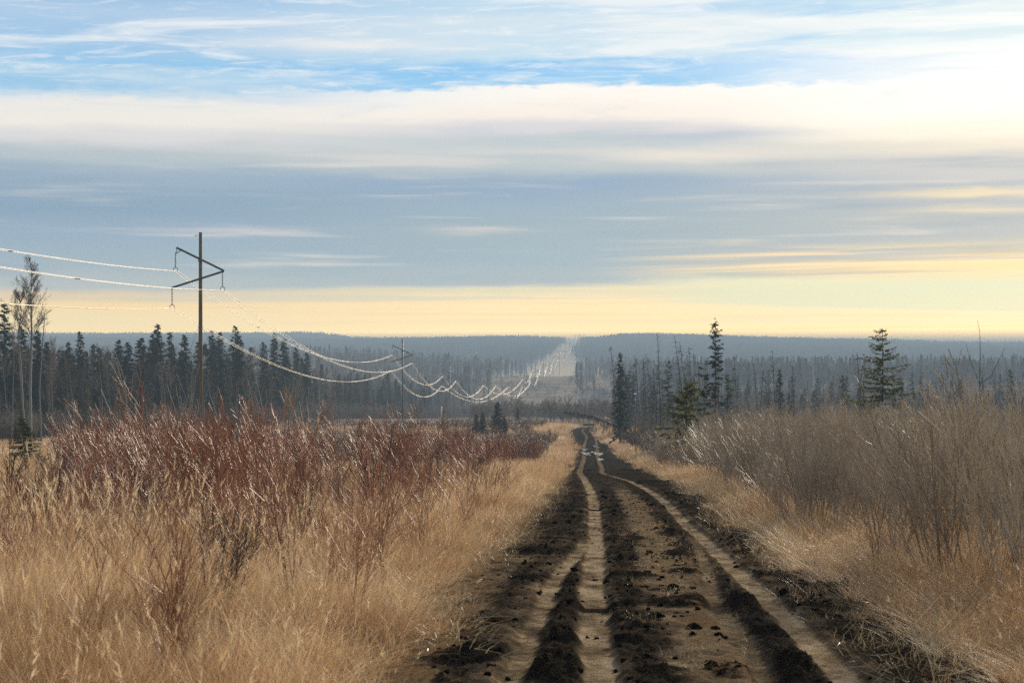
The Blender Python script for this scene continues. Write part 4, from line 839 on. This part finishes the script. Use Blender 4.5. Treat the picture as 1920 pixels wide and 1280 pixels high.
plab = ['nearest tall power pole with zigzag crossarms standing in the red willows', 'second power pole with zigzag crossarms, in front of the dark woods', 'third power pole with zigzag crossarms, a white marker post beside it',
        'small distant power pole just beyond the row of three poles', 'distant power pole at the lip of the grassy slope', 'first power pole inside the cleared cut', 'second power pole inside the cleared cut', 'power pole low on the far climb of the cut', 'power pole halfway up the far climb of the cut', 'farthest power pole on the skyline at the left of the cut']
first = make_pole(); first.children[0]; PP = []
for k, (x, y, Y_) in enumerate(POLES):
    p = P3(x, y, Y_); loc = (p[0], Y_, p[2] - HP); o = first if k == 0 else copy_thing(first, loc); o.location = loc
    if k in (1, 2):
        for c in o.children:
            if c.name.startswith('pole_shaft'): c.data = c.data.copy(); c.data.materials[0] = M_steel
    tag(o, plab[k], 'power pole', 'power poles of the left line'); PP.append(p)
TP = [(916, 697), (941.6, 705), (960, 711)]; r = bpy.data.objects.new('three_pole_structure', None); COL.objects.link(r); TPW = []
for (x, y) in TP:
    p = P3(x, y, 1000); zb = float(zg(p[0], 1000)); g = G(); g.tube([[p[0], 1000, zb - .5], [p[0], 1000, p[2]]], [.26, .18], 6, .5, True); link('pole_shaft', g.mesh('pole_shaft', M_pole), r)
for (x, y), (ax, ay) in zip([(906.2, 722), (929.8, 722.4), (953.6, 724)], TP):
    p = P3(x, y, 999); TPW.append(p); q = P3(ax, y - 8, 1000); g = G(); g.tube([q, p + [0, 0, 2.1]], [.1, .1], 5, .5, True); a = link('support_arm', g.mesh('support_arm', M_steel), r)
    g = G(); g.tube([p + [0, 0, 2.1], p], [.12, .12], 6); link('insulator_string', g.mesh('insulator_string', M_ins), a)
tag(r, 'row of three tall distant poles where the line bends, above the small spruces', 'power pole')
def wires(ends0, ends1, sag, rad, labels, grp, pair=.225, nsp=3, name='conductor_bundle'):
    for a, b, lb in zip(ends0, ends1, labels):
        a = np.asarray(a, float); b = np.asarray(b, float); r = bpy.data.objects.new(name, None); COL.objects.link(r); ts = np.linspace(0, 1, 41)
        for e in ((-pair, pair) if pair else (0,)):
            P = a + (b - a) * ts[:, None]; P[:, 2] -= 4 * sag * ts * (1 - ts); P[:, 0] += e
            g = G(); g.tube(P, rad, 6); link('wire', g.mesh('wire', M_wire), r)
        for i in range(nsp if pair else 0):
            t = (i + .7) / (nsp + .4); c = a + (b - a) * t; c[2] -= 4 * sag * t * (1 - t); g = G(); g.tube([c - [pair, 0, 0], c, c + [pair, 0, 0]], [.035, .05, .035], 5, .5, True); link('spacer', g.mesh('spacer', M_steel), r)
        tag(r, lb, 'power line wire', grp)
def att(p): return [np.array([p[0] + wx, p[1] - .22, p[2] + wz - .04]) for _, (wx, wz) in PT.values()]
ph = ['upper left', 'right-hand', 'lower left']
E = [att(p) for p in PP]
back = [e + np.array([-8.6, -300, dz]) for e, dz in zip(E[0], (9.3, 9.3, 9.3))]
wires(back, E[0], 4.4, .018, ['bright %s wire pair running from the nearest pole out over the left edge' % q for q in ph], 'wires of the left power line')
wires(E[0], E[1], 5.0, .025, ['%s wire pair sagging between the nearest and second poles' % q for q in ph], 'wires of the left power line')
wires(E[1], E[2], 5.4, .048, ['%s wire pair between the second and third poles' % q for q in ph], 'wires of the left power line')
wires(E[2], TPW, 7.0, .065, ['%s deep-sagging wires from the third pole to the row of three poles' % q for q in ph], 'wires of the left power line')
wires(TPW, E[3], 7.0, .085, ['%s wires climbing right from the row of three poles' % q for q in ph], 'wires of the left power line', .3, 0)
wires(E[3], E[4], 5.0, .11, ['%s short wires climbing to the lip of the slope' % q for q in ph], 'wires of the left power line', .3, 0)
for i in range(4, 9): wires(E[i], E[i+1], 7, .13 + .02 * i, ['far glinting wires of the left line inside the cut'] * 3, 'far wires of the left line', 0, 0)
# second line: two-legged frames up the cut
def hframe():
    r = bpy.data.objects.new('h_frame_pole', None); COL.objects.link(r); H = 22
    for sx in (-3.6, 3.6): g = G(); g.tube([[sx, 0, 0], [sx, 0, H]], [.28, .22], 6, .5, True); link('pole_shaft', g.mesh('pole_shaft', M_pole), r)
    g = G(); g.box([0, 0, H - 1.8], [13.6, .35, .45]); link('crossarm', g.mesh('crossarm', M_pole, False), r)
    for sx in (-6.3, 0, 6.3): g = G(); g.tube([[sx, 0, H - 2], [sx, 0, H - 4.6]], [.13, .13], 6); link('insulator_string', g.mesh('insulator_string', M_ins), r)
    return r
HF = [(1043, 673, 2300), (1054, 670, 2650), (1064, 664, 3050), (1073, 657, 3500), (1082, 647, 3980), (1091, 634, 4480)]; hf = hframe(); HE = []
hl = ['nearest two-legged frame pole with a wide crossarm in the cut', 'second two-legged frame pole in the cut', 'third two-legged frame pole up the cut', 'fourth two-legged frame pole up the cut', 'fifth two-legged frame pole high in the cut', 'two-legged frame pole on the skyline in the notch of the cut']
for k, (x, y, Y_) in enumerate(HF):
    X_ = (x - 960) / FP * Y_; zb = float(zg(X_, Y_)); o = hf if k == 0 else copy_thing(hf, (0, 0, 0)); o.location = (X_, Y_, zb); tag(o, hl[k], 'power pole', 'frame poles of the far line')
    HE.append([np.array([X_ + s, Y_, zb + 17.3]) for s in (-6.3, 0, 6.3)])
for i in range(5): wires(HE[i], HE[i+1], 5, .14, ['glinting wires of the far frame-pole line climbing the cut'] * 3, 'wires of the far frame-pole line', 0, 0, 'conductor')
# small markers
M_yel = pmat('yellow_plastic', (.75, .55, .03), .5); M_wht = pmat('white_paint', (.8, .8, .8), .5); M_blu = pmat('blue_paint', (.12, .2, .38), .5)
p = P3(825, 861, 72); zb = float(zg(p[0], 72)); g = G(); g.tube([[p[0], 72, zb], [p[0], 72, p[2] - .42]], [.02, .02], 6, .5, True); o = bpy.data.objects.new('marker_post', None); COL.objects.link(o); link('stake', g.mesh('stake', M_wht), o)
g = G(); g.tube([[p[0], 72, p[2] - .44], [p[0] + .01, 72, p[2]]], [.028, .026], 8, .5, True); link('sleeve', g.mesh('sleeve', M_yel), o); tag(o, 'thin yellow marker stake standing in the red willows', 'marker post')
p = P3(828, 762, 560); zb = float(zg(p[0], 560)); g = G(); g.tube([[p[0], 560, zb], [p[0], 560, p[2]]], [.17, .14], 8, .5, True); o = link('marker_post', g.mesh('marker_post', M_wht)); tag(o, 'short white marker post in front of the woods beside the third power pole', 'marker post')
p = P3(1191, 738, 215); zb = float(zg(p[0], 215)); o = bpy.data.objects.new('small_sign', None); COL.objects.link(o)
g = G(); g.tube([[p[0], 215, zb], [p[0], 215, p[2] + .1]], [.035, .035], 6, .5, True); link('sign_post', g.mesh('sign_post', M_steel), o)
g = G(); g.box([p[0], 214.95, p[2]], [.30, .03, .17]); link('sign_panel', g.mesh('sign_panel', M_wht, False), o); g = G(); g.box([p[0], 214.95, p[2] - .34], [.22, .03, .40]); link('lower_panel', g.mesh('lower_panel', M_blu, False), o)
tag(o, 'small white sign over a blue panel among dead trees right of the fallen spruce', 'sign')
# the track where it climbs out of the valley again
ys2 = np.concatenate([np.arange(430, 800, 4.0), np.arange(800, 1700, 8.0)]); cx = Curve1([(430, 17.6), (560, 24.5), (700, 31), (1000, 43), (1300, 55.5), (1500, 66), (1700, 76)])
us2 = np.linspace(-1, 1, 9); X2 = cx(ys2)[:, None] + us2[None] * 2.6; Y2 = np.repeat(ys2[:, None], 9, 1); Z2 = zg(X2, Y2) + .35 - .5 * (np.abs(us2)[None] > .95)
g = G(); i = np.arange(len(ys2) - 1)[:, None] * 9; j = np.arange(8)[None]; g.add(np.stack([X2, Y2, Z2], -1).reshape(-1, 3), np.stack([i + j, i + j + 1, i + 10 + j, i + 9 + j], -1).reshape(-1, 4), None, np.clip(.75 + .5 * (fbm(X2, Y2, .05, 3) - .5), 0, 1).ravel())
me = g.mesh('far_track', bpy.data.materials['churned_soil']); at = me.attributes.new('litter', 'FLOAT', 'POINT'); tag(link('far_track', me), kind='structure')
M_wat = bpy.data.materials.new('muddy_water'); M_wat.use_nodes = True; t = NT(M_wat.node_tree); o = t.n('ShaderNodeOutputMaterial')
b = t.n('ShaderNodeBsdfPrincipled', {'Base Color': (.05, .04, .03, 1), 'Roughness': .06}); t.put(o.inputs[0], b.outputs[0])
t.put(b.inputs['Normal'], t.n('ShaderNodeBump', {'Height': t.noise(t.n('ShaderNodeNewGeometry').outputs['Position'], 3., 3, .5), 'Strength': .15, 'Distance': .02}))
for k, (px, py, wx, wy) in enumerate([(1098, 850, .45, 9), (1120, 850, .5, 10), (1096, 842, .3, 7), (1118, 838, .3, 8), (1107, 791, .5, 12), (1116, 790, .5, 12), (1127, 862, .25, 2.5)]):
    y0 = Yof(py); x0 = (px - 960) / FP * y0; g = G(); an = np.linspace(0, 6.283, 25)[:-1]; rr = 1 + .3 * (np.sin(an * 3 + k) * .5 + np.sin(an * 5 + 2 * k) * .3)
    V = np.stack([x0 + wx * rr * np.cos(an), y0 + wy * rr * np.sin(an)], 1); hs = [zroad(a, c) for a, c in V]; zz = [float(zg(a, c)) + .035 for a, c in V]
    g.add(np.vstack([np.column_stack([V, zz]), [x0, y0, float(zg(x0, y0)) + .035]]), None, [[24, j, (j + 1) % 24] for j in range(24)], .5)
    tag(link('puddle_water', g.mesh('puddle_water', M_wat)), kind='structure')
# ------------------------------------------------------------------ haze
g = G(); g.box([0, 6865, 5.5], [10700, 14400, 81]); m = bpy.data.materials.new('haze'); m.use_nodes = True; t = NT(m.node_tree); o = t.n('ShaderNodeOutputMaterial')
t.put(o.inputs['Volume'], t.n('ShaderNodeVolumePrincipled', {'Color': HZC, 'Density': HAZE, 'Anisotropy': .0}).outputs[0])
tag(link('haze', g.mesh('haze', m, False)), 'thin blue-grey haze lying over the whole valley', 'haze', kind='stuff')
